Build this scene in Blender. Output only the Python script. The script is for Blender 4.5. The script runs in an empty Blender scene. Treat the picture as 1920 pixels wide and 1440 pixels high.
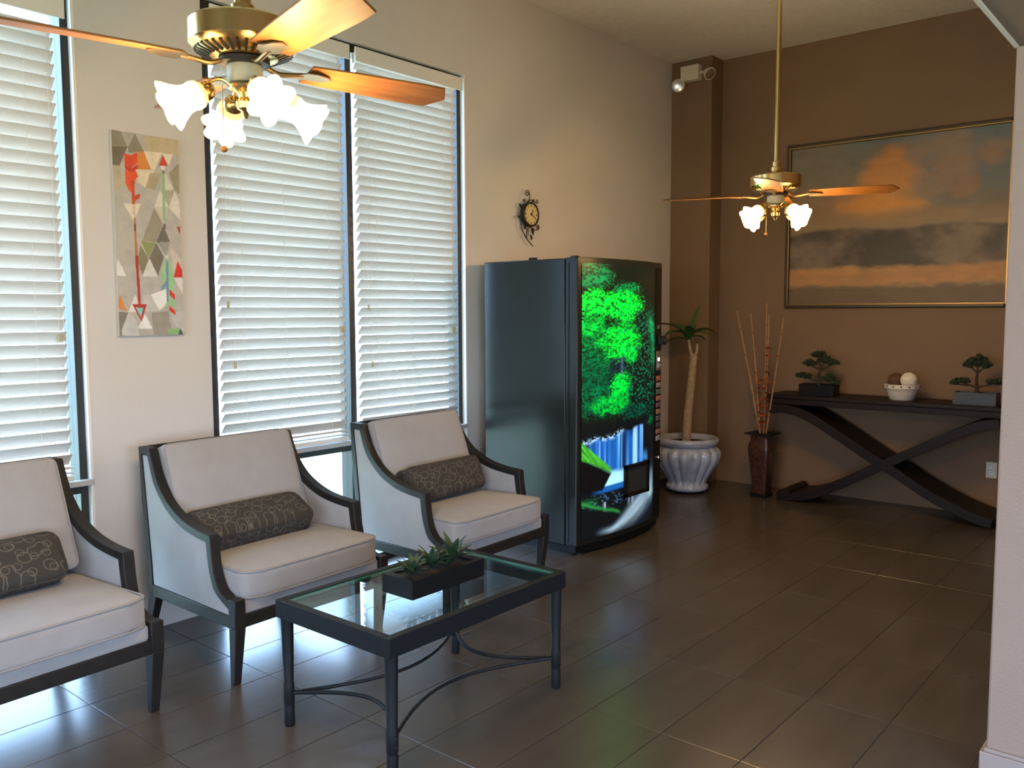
import bpy, bmesh, math, random
import numpy as np
from mathutils import Vector, Matrix

S = bpy.context.scene
COL = S.collection
PI = math.pi
rnd = random.Random(7)

# ------------------------------------------------------------------ camera
yaw, pit, rol = (math.radians(a) for a in (-40.0979, 4.7741, -0.2229))
FPX = 1618.13
fwd = Vector((math.sin(yaw) * math.cos(pit), math.cos(yaw) * math.cos(pit), -math.sin(pit)))
rgt = fwd.cross(Vector((0, 0, 1))).normalized()
upv = rgt.cross(fwd)
r2 = math.cos(rol) * rgt + math.sin(rol) * upv
u2 = -math.sin(rol) * rgt + math.cos(rol) * upv
cam = bpy.data.objects.new('camera', bpy.data.cameras.new('camera'))
COL.objects.link(cam)
cam.matrix_world = Matrix(((r2.x, u2.x, -fwd.x, 3.892), (r2.y, u2.y, -fwd.y, 0.0), (r2.z, u2.z, -fwd.z, 1.5), (0, 0, 0, 1)))
cam.data.sensor_width = 36
cam.data.lens = FPX / 1920 * 36
cam.data.clip_start = 0.05
S.camera = cam

# ------------------------------------------------------------------ world, exposure, big lights
S.view_settings.view_transform = 'Standard'
S.view_settings.look = 'None'
S.view_settings.exposure = 0.42
S.view_settings.gamma = 1.0
S.view_settings.use_curve_mapping = False
SKY = 12.5
w = bpy.data.worlds.new('sky')
S.world = w
w.use_nodes = True
bg = w.node_tree.nodes['Background']
bg.inputs[0].default_value = (0.47, 0.68, 1.0, 1)
bg.inputs[1].default_value = SKY
S.cycles.max_bounces = 8
S.cycles.diffuse_bounces = 5
S.cycles.glossy_bounces = 4
S.cycles.transparent_max_bounces = 12
S.cycles.caustics_reflective = False
S.cycles.caustics_refractive = False
S.cycles.sample_clamp_indirect = 6.0
BULB = 12.0       # watts of each fan bulb
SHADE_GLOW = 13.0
CH = 3.645       # high ceiling
YB = 7.0         # back wall
RX = 3.335       # edge of the lowered ceiling / side wall
SOF = 2.293      # lowered ceiling height
YR = -2.6        # wall behind the camera
XE = 6.2         # far side wall


def portal(name, loc, rot, sx, sy):
    l = bpy.data.lights.new(name, 'AREA')
    l.shape = 'RECTANGLE'
    l.size, l.size_y = sx, sy
    l.cycles.is_portal = True
    o = bpy.data.objects.new(name, l)
    COL.objects.link(o)
    o.location = loc
    o.rotation_euler = rot


portal('window_portal', (-0.17, 3.23, 1.5), (0, -PI / 2, 0), 3.0, 1.84)
portal('window_portal', (-0.17, 0.78, 1.5), (0, -PI / 2, 0), 3.0, 1.84)
portal('added_entrance_portal', (3.7, YR - 0.16, 1.12), (PI / 2, 0, 0), 3.8, 2.2)  # portal of the added entrance behind the camera
portal('window_portal', (XE + 0.16, 0.2, 1.2), (0, PI / 2, 0), 1.9, 4.4)  # portal of the added side window


# ------------------------------------------------------------------ materials
def lin(c):
    return tuple((x / 12.92 if x <= 0.04045 else ((x + 0.055) / 1.055) ** 2.4) for x in (v / 255 for v in c))


def mat(name, color, rough=0.5, metal=0.0, var=0.0, vscale=8.0, bump=0.0, bscale=200.0, spec=0.5, emit=None, estr=0.0, coat=0.0, sheen=0.0):
    m = bpy.data.materials.new(name)
    m.use_nodes = True
    nt = m.node_tree
    b = nt.nodes['Principled BSDF']
    b.inputs['Base Color'].default_value = (*color, 1)
    b.inputs['Roughness'].default_value = rough
    b.inputs['Metallic'].default_value = metal
    b.inputs['Specular IOR Level'].default_value = spec
    if coat:
        b.inputs['Coat Weight'].default_value = coat
        b.inputs['Coat Roughness'].default_value = 0.1
    if sheen:
        b.inputs['Sheen Weight'].default_value = sheen
    if emit:
        b.inputs['Emission Color'].default_value = (*emit, 1)
        b.inputs['Emission Strength'].default_value = estr
    tc = nt.nodes.new('ShaderNodeTexCoord')
    if var:
        n = nt.nodes.new('ShaderNodeTexNoise')
        n.inputs['Scale'].default_value = vscale
        n.inputs['Detail'].default_value = 4
        nt.links.new(tc.outputs['Object'], n.inputs['Vector'])
        mr = nt.nodes.new('ShaderNodeMapRange')
        mr.inputs['From Min'].default_value = 0.25
        mr.inputs['From Max'].default_value = 0.75
        mr.inputs['To Min'].default_value = 1 - var
        mr.inputs['To Max'].default_value = 1 + var
        nt.links.new(n.outputs['Fac'], mr.inputs['Value'])
        mx = nt.nodes.new('ShaderNodeVectorMath')
        mx.operation = 'SCALE'
        mx.inputs[0].default_value = color
        nt.links.new(mr.outputs['Result'], mx.inputs['Scale'])
        nt.links.new(mx.outputs['Vector'], b.inputs['Base Color'])
    if bump:
        n2 = nt.nodes.new('ShaderNodeTexNoise')
        n2.inputs['Scale'].default_value = bscale
        n2.inputs['Detail'].default_value = 3
        nt.links.new(tc.outputs['Object'], n2.inputs['Vector'])
        bp = nt.nodes.new('ShaderNodeBump')
        bp.inputs['Strength'].default_value = bump
        bp.inputs['Distance'].default_value = 0.004
        nt.links.new(n2.outputs['Fac'], bp.inputs['Height'])
        nt.links.new(bp.outputs['Normal'], b.inputs['Normal'])
    return m


M = {}
M['wall_beige'] = mat('wall_beige_paint', (0.585, 0.535, 0.495), 0.75, var=0.03, vscale=3, bump=0.25, bscale=90)
M['wall_brown'] = mat('wall_brown_paint', (0.185, 0.108, 0.056), 0.7, var=0.04, vscale=3, bump=0.25, bscale=90)
M['wall_mauve'] = mat('wall_mauve_paint', (0.330, 0.230, 0.182), 0.7, var=0.03, vscale=4, bump=0.5, bscale=120)
M['soffit'] = mat('lowered_ceiling_paint', (0.24, 0.165, 0.12), 0.8, var=0.03, bump=0.3, bscale=90)
M['ceiling'] = mat('ceiling_texture_paint', (0.68, 0.64, 0.58), 0.85, var=0.06, vscale=20, bump=0.7, bscale=60)
M['baseboard'] = mat('baseboard_paint', (0.36, 0.28, 0.25), 0.45)
M['grout'] = mat('grout', (0.10, 0.085, 0.072), 0.8)
M['bronze'] = mat('dark_bronze_aluminium', (0.030, 0.026, 0.024), 0.42, 0.3)
M['sill'] = mat('sill_aluminium', (0.42, 0.40, 0.38), 0.5)
M['bead'] = mat('corner_bead_white', (0.75, 0.70, 0.64), 0.6)
M['wood_dark'] = mat('espresso_wood', (0.017, 0.0145, 0.013), 0.45, var=0.25, vscale=30, spec=0.25)
M['wood_console'] = mat('console_wood', (0.011, 0.0062, 0.005), 0.5, var=0.25, vscale=12, spec=0.22)
M['linen'] = mat('cream_linen', (0.345, 0.325, 0.318), 0.9, var=0.05, vscale=12, bump=0.5, bscale=700, sheen=0.2)
M['piping'] = mat('cream_piping', (0.28, 0.262, 0.255), 0.9)
M['table_metal'] = mat('charcoal_table_metal', (0.011, 0.0115, 0.013), 0.5, var=0.1, vscale=40, spec=0.18)
M['black_plastic'] = mat('black_plastic', (0.008, 0.008, 0.0085), 0.45, spec=0.15)
M['vending_body'] = mat('vending_body_paint', (0.011, 0.0125, 0.012), 0.25, var=0.06, vscale=6, spec=0.26)
M['brass'] = mat('polished_brass', (0.72, 0.50, 0.20), 0.22, 1.0)
M['brass_dark'] = mat('antique_brass', (0.30, 0.20, 0.09), 0.35, 1.0)
M['dark_metal'] = mat('dark_iron', (0.03, 0.025, 0.02), 0.45, 0.6)
M['ivory'] = mat('ivory_plastic', (0.62, 0.58, 0.46), 0.5)
M['ivory_aged'] = mat('aged_beige_plastic', (0.42, 0.37, 0.24), 0.5)
M['white_plastic'] = mat('white_plastic', (0.75, 0.73, 0.70), 0.4)
M['urn'] = mat('grey_glazed_ceramic', (0.38, 0.42, 0.52), 0.28, var=0.22, vscale=18, coat=0.3)
M['soil'] = mat('dark_soil', (0.022, 0.016, 0.012), 0.95, var=0.4, vscale=60, bump=1.0, bscale=120)
M['trunk'] = mat('cane_trunk', (0.36, 0.25, 0.15), 0.8, var=0.25, vscale=30, bump=0.8, bscale=70)
M['leaf'] = mat('green_leaf', (0.045, 0.115, 0.020), 0.45, var=0.2, vscale=20)
M['succulent'] = mat('succulent_leaf', (0.028, 0.060, 0.026), 0.5, var=0.2, vscale=30)
M['bonsai'] = mat('bonsai_foliage', (0.011, 0.022, 0.006), 0.8, var=0.35, vscale=60)
M['bark'] = mat('bonsai_bark', (0.035, 0.022, 0.014), 0.85, bump=0.6, bscale=150)
M['bamboo'] = mat('tan_bamboo', (0.36, 0.20, 0.09), 0.5, var=0.25, vscale=25)
M['twig'] = mat('rust_twig', (0.12, 0.035, 0.012), 0.7)
M['rust_leaf'] = mat('rust_dried_leaf', (0.36, 0.075, 0.012), 0.6, var=0.3, vscale=50)
M['bowl'] = mat('white_bowl_ceramic', (0.62, 0.54, 0.46), 0.5, var=0.12, vscale=40)
M['dot'] = mat('brown_dot', (0.05, 0.03, 0.02), 0.7)
M['ball_white'] = mat('white_string_ball', (0.70, 0.63, 0.50), 0.8, bump=1.0, bscale=120)
M['ball_brown'] = mat('brown_wicker_ball', (0.10, 0.045, 0.02), 0.7, var=0.5, vscale=50, bump=1.0, bscale=120)
M['gold_frame'] = mat('antique_gold_frame', (0.055, 0.036, 0.017), 0.45, 0.3)
M['gold_fillet'] = mat('gold_fillet', (0.34, 0.21, 0.07), 0.38, 0.8)
M['clock_face'] = mat('clock_face_paper', (0.60, 0.47, 0.24), 0.6, var=0.1, vscale=40)
M['chrome'] = mat('chrome', (0.6, 0.6, 0.6), 0.25, 1.0)
M['concrete'] = mat('pale_concrete', (0.62, 0.64, 0.42), 0.9, var=0.08, vscale=2)
M['canvas_edge'] = mat('canvas_edge', (0.62, 0.56, 0.48), 0.8)


def tile_material():
    m = mat('brown_porcelain_tile', (0.070, 0.055, 0.045), 0.30)
    nt = m.node_tree
    b = nt.nodes['Principled BSDF']
    tc = nt.nodes.new('ShaderNodeTexCoord')
    oi = nt.nodes.new('ShaderNodeObjectInfo')
    add = nt.nodes.new('ShaderNodeVectorMath')
    sc = nt.nodes.new('ShaderNodeVectorMath')
    sc.operation = 'SCALE'
    nt.links.new(oi.outputs['Location'], sc.inputs[0])
    sc.inputs['Scale'].default_value = 5.3
    nt.links.new(tc.outputs['Object'], add.inputs[0])
    nt.links.new(sc.outputs['Vector'], add.inputs[1])
    mp = nt.nodes.new('ShaderNodeMapping')
    mp.inputs['Scale'].default_value = (7, 1.6, 1)
    nt.links.new(add.outputs['Vector'], mp.inputs['Vector'])
    n = nt.nodes.new('ShaderNodeTexNoise')
    n.inputs['Scale'].default_value = 1.0
    n.inputs['Detail'].default_value = 2
    nt.links.new(mp.outputs['Vector'], n.inputs['Vector'])
    cr = nt.nodes.new('ShaderNodeValToRGB')
    cr.color_ramp.elements[0].position = 0.3
    cr.color_ramp.elements[0].color = (0.060, 0.048, 0.040, 1)
    cr.color_ramp.elements[1].position = 0.7
    cr.color_ramp.elements[1].color = (0.078, 0.063, 0.052, 1)
    nt.links.new(n.outputs['Fac'], cr.inputs['Fac'])
    nt.links.new(cr.outputs['Color'], b.inputs['Base Color'])
    mr = nt.nodes.new('ShaderNodeMapRange')
    mr.inputs['To Min'].default_value = 0.245
    mr.inputs['To Max'].default_value = 0.25
    nt.links.new(n.outputs['Fac'], mr.inputs['Value'])
    nt.links.new(mr.outputs['Result'], b.inputs['Roughness'])
    return m


def glass_material(name, tint=(1, 1, 1), refl=0.07):
    m = bpy.data.materials.new(name)
    m.use_nodes = True
    nt = m.node_tree
    nt.nodes.clear()
    out = nt.nodes.new('ShaderNodeOutputMaterial')
    tr = nt.nodes.new('ShaderNodeBsdfTransparent')
    tr.inputs[0].default_value = (*tint, 1)
    gl = nt.nodes.new('ShaderNodeBsdfGlossy')
    gl.inputs['Roughness'].default_value = 0.02
    ge = nt.nodes.new('ShaderNodeNewGeometry')
    dt = nt.nodes.new('ShaderNodeVectorMath')
    dt.operation = 'DOT_PRODUCT'
    nt.links.new(ge.outputs['Normal'], dt.inputs[0])
    nt.links.new(ge.outputs['Incoming'], dt.inputs[1])
    chain = dt.outputs['Value']
    for op, val in (('ABSOLUTE', None), ('SUBTRACT', 1.0), ('POWER', 5.0)):
        nd = nt.nodes.new('ShaderNodeMath')
        nd.operation = op
        if op == 'SUBTRACT':
            nd.inputs[0].default_value = val
            nt.links.new(chain, nd.inputs[1])
        else:
            nt.links.new(chain, nd.inputs[0])
            if val:
                nd.inputs[1].default_value = val
        chain = nd.outputs[0]
    ml = nt.nodes.new('ShaderNodeMath')
    ml.operation = 'MULTIPLY_ADD'
    ml.inputs[1].default_value = 0.94
    ml.inputs[2].default_value = refl
    ml.use_clamp = True
    nt.links.new(chain, ml.inputs[0])
    mx = nt.nodes.new('ShaderNodeMixShader')
    nt.links.new(ml.outputs[0], mx.inputs[0])
    nt.links.new(tr.outputs[0], mx.inputs[1])
    nt.links.new(gl.outputs[0], mx.inputs[2])
    nt.links.new(mx.outputs[0], out.inputs[0])
    return m


def slat_material():
    m = bpy.data.materials.new('white_faux_wood_slat')
    m.use_nodes = True
    nt = m.node_tree
    b = nt.nodes['Principled BSDF']
    b.inputs['Base Color'].default_value = (0.55, 0.505, 0.455, 1)
    b.inputs['Roughness'].default_value = 0.5
    out = nt.nodes['Material Output']
    tl = nt.nodes.new('ShaderNodeBsdfTranslucent')
    tl.inputs[0].default_value = (0.80, 0.76, 0.68, 1)
    mx = nt.nodes.new('ShaderNodeMixShader')
    mx.inputs[0].default_value = 0.03
    nt.links.new(b.outputs[0], mx.inputs[1])
    nt.links.new(tl.outputs[0], mx.inputs[2])
    nt.links.new(mx.outputs[0], out.inputs[0])
    return m


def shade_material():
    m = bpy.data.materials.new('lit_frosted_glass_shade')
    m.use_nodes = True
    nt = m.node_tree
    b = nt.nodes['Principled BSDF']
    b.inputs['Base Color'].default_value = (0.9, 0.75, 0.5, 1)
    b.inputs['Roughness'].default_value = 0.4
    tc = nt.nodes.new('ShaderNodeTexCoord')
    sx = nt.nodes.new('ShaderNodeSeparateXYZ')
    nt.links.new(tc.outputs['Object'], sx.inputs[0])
    cr = nt.nodes.new('ShaderNodeValToRGB')      # painted bulb glow: amber at the neck, white hot towards the mouth (local z is the shade's axis)
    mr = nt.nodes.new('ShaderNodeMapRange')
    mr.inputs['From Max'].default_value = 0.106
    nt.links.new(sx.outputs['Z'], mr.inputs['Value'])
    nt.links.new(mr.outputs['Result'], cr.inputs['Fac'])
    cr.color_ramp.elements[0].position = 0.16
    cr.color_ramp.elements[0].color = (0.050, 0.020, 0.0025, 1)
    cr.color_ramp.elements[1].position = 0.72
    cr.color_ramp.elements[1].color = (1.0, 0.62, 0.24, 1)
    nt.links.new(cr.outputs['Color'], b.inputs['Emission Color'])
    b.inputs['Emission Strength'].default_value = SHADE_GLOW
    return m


def pillow_material():
    m = mat('taupe_ring_fabric', (0.055, 0.047, 0.040), 0.85, bump=0.3, bscale=600)
    nt = m.node_tree
    b = nt.nodes['Principled BSDF']
    tc = nt.nodes.new('ShaderNodeTexCoord')
    sep = nt.nodes.new('ShaderNodeSeparateXYZ')
    nt.links.new(tc.outputs['Object'], sep.inputs[0])
    cmb = nt.nodes.new('ShaderNodeCombineXYZ')
    nt.links.new(sep.outputs['Y'], cmb.inputs['X'])
    zx = nt.nodes.new('ShaderNodeMath')
    zx.operation = 'SUBTRACT'
    nt.links.new(sep.outputs['Z'], zx.inputs[0])
    nt.links.new(sep.outputs['X'], zx.inputs[1])
    nt.links.new(zx.outputs[0], cmb.inputs['Y'])
    mp = nt.nodes.new('ShaderNodeMapping')
    mp.inputs['Scale'].default_value = (14.5, 18, 0)
    nt.links.new(cmb.outputs['Vector'], mp.inputs['Vector'])
    mixes = []
    for k, (off, lo, hi) in enumerate((((0, 0, 0), 0.33, 0.385), ((3.7, 1.45, 2.3), 0.20, 0.245))):
        m2 = nt.nodes.new('ShaderNodeVectorMath')
        m2.inputs[1].default_value = off
        nt.links.new(mp.outputs['Vector'], m2.inputs[0])
        v = nt.nodes.new('ShaderNodeTexVoronoi')
        v.voronoi_dimensions = '2D'
        v.inputs['Scale'].default_value = 1.0
        v.inputs['Randomness'].default_value = 0.75
        nt.links.new(m2.outputs['Vector'], v.inputs['Vector'])
        a = nt.nodes.new('ShaderNodeMath')
        a.operation = 'GREATER_THAN'
        a.inputs[1].default_value = lo
        c = nt.nodes.new('ShaderNodeMath')
        c.operation = 'LESS_THAN'
        c.inputs[1].default_value = hi
        d = nt.nodes.new('ShaderNodeMath')
        d.operation = 'MULTIPLY'
        nt.links.new(v.outputs['Distance'], a.inputs[0])
        nt.links.new(v.outputs['Distance'], c.inputs[0])
        nt.links.new(a.outputs[0], d.inputs[0])
        nt.links.new(c.outputs[0], d.inputs[1])
        mixes.append(d)
    mxm = nt.nodes.new('ShaderNodeMath')
    mxm.operation = 'MAXIMUM'
    nt.links.new(mixes[0].outputs[0], mxm.inputs[0])
    nt.links.new(mixes[1].outputs[0], mxm.inputs[1])
    mix = nt.nodes.new('ShaderNodeMix')
    mix.data_type = 'RGBA'
    mix.inputs[6].default_value = (0.034, 0.029, 0.0245, 1)
    mix.inputs[7].default_value = (0.120, 0.102, 0.074, 1)
    nt.links.new(mxm.outputs[0], mix.inputs[0])
    nt.links.new(mix.outputs[2], b.inputs['Base Color'])
    return m


def print_material(name, rough=0.5, glow=0.0, spec=0.4):
    m = bpy.data.materials.new(name)
    m.use_nodes = True
    nt = m.node_tree
    b = nt.nodes['Principled BSDF']
    at = nt.nodes.new('ShaderNodeAttribute')
    at.attribute_name = 'print'
    nt.links.new(at.outputs['Color'], b.inputs['Base Color'])
    b.inputs['Roughness'].default_value = rough
    b.inputs['Specular IOR Level'].default_value = spec
    if glow:
        nt.links.new(at.outputs['Color'], b.inputs['Emission Color'])
        b.inputs['Emission Strength'].default_value = glow
    return m


def vase_material():
    m = mat('carved_brown_vase', (0.045, 0.018, 0.009), 0.35, coat=0.3)
    nt = m.node_tree
    b = nt.nodes['Principled BSDF']
    tc = nt.nodes.new('ShaderNodeTexCoord')
    v = nt.nodes.new('ShaderNodeTexVoronoi')
    v.feature = 'DISTANCE_TO_EDGE'
    v.inputs['Scale'].default_value = 22
    nt.links.new(tc.outputs['Object'], v.inputs['Vector'])
    cr = nt.nodes.new('ShaderNodeValToRGB')
    cr.color_ramp.elements[0].position = 0.02
    cr.color_ramp.elements[0].color = (0.085, 0.032, 0.013, 1)
    cr.color_ramp.elements[1].position = 0.07
    cr.color_ramp.elements[1].color = (0.035, 0.013, 0.008, 1)
    nt.links.new(v.outputs['Distance'], cr.inputs['Fac'])
    nt.links.new(cr.outputs['Color'], b.inputs['Base Color'])
    return m


def blade_material():
    m = mat('walnut_fan_blade', (0.17, 0.08, 0.028), 0.5, spec=0.2)
    nt = m.node_tree
    b = nt.nodes['Principled BSDF']
    tc = nt.nodes.new('ShaderNodeTexCoord')
    mp = nt.nodes.new('ShaderNodeMapping')
    mp.inputs['Scale'].default_value = (4, 40, 4)
    nt.links.new(tc.outputs['Object'], mp.inputs['Vector'])
    n = nt.nodes.new('ShaderNodeTexNoise')
    n.inputs['Scale'].default_value = 1.0
    nt.links.new(mp.outputs['Vector'], n.inputs['Vector'])
    cr = nt.nodes.new('ShaderNodeValToRGB')
    cr.color_ramp.elements[0].position = 0.3
    cr.color_ramp.elements[0].color = (0.13, 0.050, 0.011, 1)
    cr.color_ramp.elements[1].position = 0.7
    cr.color_ramp.elements[1].color = (0.21, 0.090, 0.022, 1)
    nt.links.new(n.outputs['Fac'], cr.inputs['Fac'])
    nt.links.new(cr.outputs['Color'], b.inputs['Base Color'])
    return m


M['tile'] = tile_material()
M['pane'] = glass_material('window_pane_glass', (0.93, 0.97, 0.98), 0.05)
M['fill_pane'] = glass_material('warm_fill_glass', (0.92, 0.87, 0.84), 0.05)  # warm tint for the added glazing, offsets the blue sky light
M['table_glass'] = glass_material('table_glass', (0.92, 0.975, 0.955), 0.04)
M['glass_edge'] = mat('green_glass_edge', (0.05, 0.22, 0.16), 0.15)
M['clock_glass'] = glass_material('clock_glass', (1, 1, 1), 0.05)
M['slat'] = slat_material()
M['cord'] = mat('blind_cord', (0.75, 0.72, 0.66), 0.8)
M['tassel'] = mat('tan_cord_tassel', (0.45, 0.38, 0.24), 0.7)
M['valance'] = mat('white_blind_valance', (0.72, 0.68, 0.62), 0.5)
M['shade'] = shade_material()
M['bulb'] = mat('lit_bulb', (1, 1, 1), 0.3, emit=(1.0, 0.75, 0.42), estr=25)
M['pillow'] = pillow_material()
M['pillow_trim'] = mat('taupe_pillow_trim', (0.035, 0.030, 0.027), 0.85)
M['blade'] = blade_material()
M['vase'] = vase_material()


# ------------------------------------------------------------------ mesh helpers
class MB:
    def __init__(self):
        self.v, self.f = [], []

    def add(self, vs, fs):
        n = len(self.v)
        self.v += [tuple(p) for p in vs]
        self.f += [tuple(i + n for i in f) for f in fs]
        return self

    def box(self, x0, x1, y0, y1, z0, z1):
        return self.add([(x0, y0, z0), (x1, y0, z0), (x1, y1, z0), (x0, y1, z0), (x0, y0, z1), (x1, y0, z1), (x1, y1, z1), (x0, y1, z1)],
                        [(0, 3, 2, 1), (4, 5, 6, 7), (0, 1, 5, 4), (1, 2, 6, 5), (2, 3, 7, 6), (3, 0, 4, 7)])

    def frustum(self, c0, h0, c1, h1):
        """box whose bottom is centred at c0 (x,y,z) half sizes h0 and top at c1, h1"""
        vs = []
        for c, h in ((c0, h0), (c1, h1)):
            for sx, sy in ((-1, -1), (1, -1), (1, 1), (-1, 1)):
                vs.append((c[0] + sx * h[0], c[1] + sy * h[1], c[2]))
        return self.add(vs, [(0, 3, 2, 1), (4, 5, 6, 7), (0, 1, 5, 4), (1, 2, 6, 5), (2, 3, 7, 6), (3, 0, 4, 7)])

    def prism(self, poly, axis, a, b):
        n = len(poly)

        def P(p, t):
            return (t, p[0], p[1]) if axis == 'x' else ((p[0], t, p[1]) if axis == 'y' else (p[0], p[1], t))
        vs = [P(p, a) for p in poly] + [P(p, b) for p in poly]
        fs = [tuple(range(n))[::-1], tuple(range(n, 2 * n))]
        fs += [(i, (i + 1) % n, n + (i + 1) % n, n + i) for i in range(n)]
        return self.add(vs, fs)

    def strip(self, outer, inner, y0, y1):
        """a board in the xz plane between two edge lines, thick in y"""
        n = len(outer)
        vs = []
        for o, i in zip(outer, inner):
            vs += [(o[0], y0, o[1]), (i[0], y0, i[1]), (i[0], y1, i[1]), (o[0], y1, o[1])]
        fs = [(0, 1, 2, 3), tuple(4 * (n - 1) + k for k in (3, 2, 1, 0))]
        for k in range(n - 1):
            a, b = 4 * k, 4 * k + 4
            for j in range(4):
                fs.append((a + j, b + j, b + (j + 1) % 4, a + (j + 1) % 4))
        return self.add(vs, fs)

    def lathe(self, prof, seg=32, c=(0, 0, 0), lobes=0, amp=None, cap=True):
        vs, fs = [], []
        n = len(prof)
        for i, (r, z) in enumerate(prof):
            for k in range(seg):
                a = 2 * PI * k / seg
                rr = r
                if lobes:
                    rr = r + amp[i] * (abs(math.cos(lobes * a / 2)) * 2 - 1)
                vs.append((c[0] + rr * math.cos(a), c[1] + rr * math.sin(a), c[2] + z))
        for i in range(n - 1):
            for k in range(seg):
                k2 = (k + 1) % seg
                fs.append((i * seg + k, i * seg + k2, (i + 1) * seg + k2, (i + 1) * seg + k))
        if cap:
            fs.append(tuple(range(seg))[::-1])
            fs.append(tuple((n - 1) * seg + k for k in range(seg)))
        return self.add(vs, fs)

    def tube(self, pts, r, seg=8, cap=True):
        pts = [Vector(p) for p in pts]
        n = len(pts)
        rs = r if isinstance(r, (list, tuple)) else [r] * n
        vs, fs = [], []
        t0 = (pts[1] - pts[0]).normalized()
        nrm = t0.orthogonal().normalized()
        for i, p in enumerate(pts):
            t = (pts[min(i + 1, n - 1)] - pts[max(i - 1, 0)]).normalized()
            nrm = (nrm - t * nrm.dot(t))
            nrm = nrm.normalized() if nrm.length > 1e-6 else t.orthogonal().normalized()
            bn = t.cross(nrm)
            for k in range(seg):
                a = 2 * PI * k / seg
                vs.append(p + (nrm * math.cos(a) + bn * math.sin(a)) * rs[i])
        for i in range(n - 1):
            for k in range(seg):
                k2 = (k + 1) % seg
                fs.append((i * seg + k, i * seg + k2, (i + 1) * seg + k2, (i + 1) * seg + k))
        if cap:
            fs.append(tuple(range(seg))[::-1])
            fs.append(tuple((n - 1) * seg + k for k in range(seg)))
        return self.add(vs, fs)

    def ball(self, c, r, seg=16, rings=10, sq=(1, 1, 1)):
        vs = [(c[0], c[1], c[2] - r * sq[2])]
        fs = []
        for i in range(1, rings):
            a = PI * i / rings
            for k in range(seg):
                b = 2 * PI * k / seg
                vs.append((c[0] + r * sq[0] * math.sin(a) * math.cos(b), c[1] + r * sq[1] * math.sin(a) * math.sin(b), c[2] - r * sq[2] * math.cos(a)))
        vs.append((c[0], c[1], c[2] + r * sq[2]))
        for k in range(seg):
            k2 = (k + 1) % seg
            fs.append((0, 1 + k2, 1 + k))
            for i in range(rings - 2):
                a, b = 1 + i * seg, 1 + (i + 1) * seg
                fs.append((a + k, a + k2, b + k2, b + k))
            a = 1 + (rings - 2) * seg
            fs.append((a + k, a + k2, len(vs) - 1))
        return self.add(vs, fs)

    def rbox(self, c, h, r, n=6, m=4, warp=None):
        """rounded box; warp(x,y,z in -1..1) -> displaced local point offset"""
        def axis(hh):
            rr = min(r, hh * 0.98)
            a = [-hh + rr * (1 - math.cos(PI / 2 * t / m)) for t in range(m)]
            b = [-hh + rr + (2 * hh - 2 * rr) * t / n for t in range(n + 1)]
            cc = [-q for q in a[::-1]]
            return a + b + cc
        ax = [axis(q) for q in h]
        idx = {}
        vs, fs = [], []

        def vert(p):
            key = tuple(round(q, 6) for q in p)
            if key in idx:
                return idx[key]
            q = []
            for k in range(3):
                lim = max(h[k] - r, h[k] * 0.02)
                q.append(max(-lim, min(lim, p[k])))
            d = Vector(p) - Vector(q)
            rr = [min(r, h[k] * 0.98) for k in range(3)]
            if d.length > 1e-9:
                dn = d.normalized()
                pp = [q[k] + dn[k] * rr[k] for k in range(3)]
            else:
                pp = list(p)
            if warp:
                o = warp(pp[0] / h[0], pp[1] / h[1], pp[2] / h[2])
                pp = [pp[k] + o[k] for k in range(3)]
            idx[key] = len(vs)
            vs.append(tuple(pp[k] + c[k] for k in range(3)))
            return idx[key]
        for d in range(3):
            u, v2 = (d + 1) % 3, (d + 2) % 3
            for s in (-1, 1):
                for i in range(len(ax[u]) - 1):
                    for j in range(len(ax[v2]) - 1):
                        q = []
                        for (a, b) in ((i, j), (i + 1, j), (i + 1, j + 1), (i, j + 1)):
                            p = [0, 0, 0]
                            p[d] = s * h[d]
                            p[u] = ax[u][a]
                            p[v2] = ax[v2][b]
                            q.append(vert(p))
                        q = q if s > 0 else q[::-1]
                        if len(set(q)) >= 3:
                            qq = []
                            for t in q:
                                if t not in qq:
                                    qq.append(t)
                            fs.append(tuple(qq))
        return self.add(vs, fs)

    def mesh(self, name, smooth=False, angle=40):
        me = bpy.data.meshes.new(name)
        me.from_pydata(self.v, [], self.f)
        bm = bmesh.new()
        bm.from_mesh(me)
        bmesh.ops.recalc_face_normals(bm, faces=bm.faces)
        bm.to_mesh(me)
        bm.free()
        if smooth:
            me.shade_smooth()
            me.set_sharp_from_angle(angle=math.radians(angle))
        return me

    def build(self, name, m, parent=None, smooth=False, angle=40, bevel=0.0, seg=2, loc=None, rot=None):
        me = self.mesh(name, smooth or bevel > 0, angle)
        me.materials.append(M[m] if isinstance(m, str) else m)
        return put(name, me, parent, bevel, seg, loc, rot)


def put(name, me, parent=None, bevel=0.0, seg=2, loc=None, rot=None):
    o = bpy.data.objects.new(name, me)
    COL.objects.link(o)
    if parent:
        o.parent = parent
    if loc:
        o.location = loc
    if rot:
        o.rotation_euler = rot
    if bevel:
        b = o.modifiers.new('bevel', 'BEVEL')
        b.width = bevel
        b.segments = seg
        b.limit_method = 'ANGLE'
        b.angle_limit = math.radians(40)
        b.harden_normals = False
    return o


def tag(o, label, cat=None, group=None, kind=None):
    if label:
        o['label'] = label
    if cat:
        o['category'] = cat
    if group:
        o['group'] = group
    if kind:
        o['kind'] = kind
    return o


def thing(name, label, cat, loc=(0, 0, 0), rz=0.0, group=None, kind=None):
    o = bpy.data.objects.new(name, None)
    COL.objects.link(o)
    o.empty_display_size = 0.1
    o.location = loc
    o.rotation_euler = (0, 0, rz)
    return tag(o, label, cat, group, kind)


def copy_tree(o, parent=None):
    c = o.copy()
    COL.objects.link(c)
    c.parent = parent
    for ch in o.children:
        copy_tree(ch, c)
    return c


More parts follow.
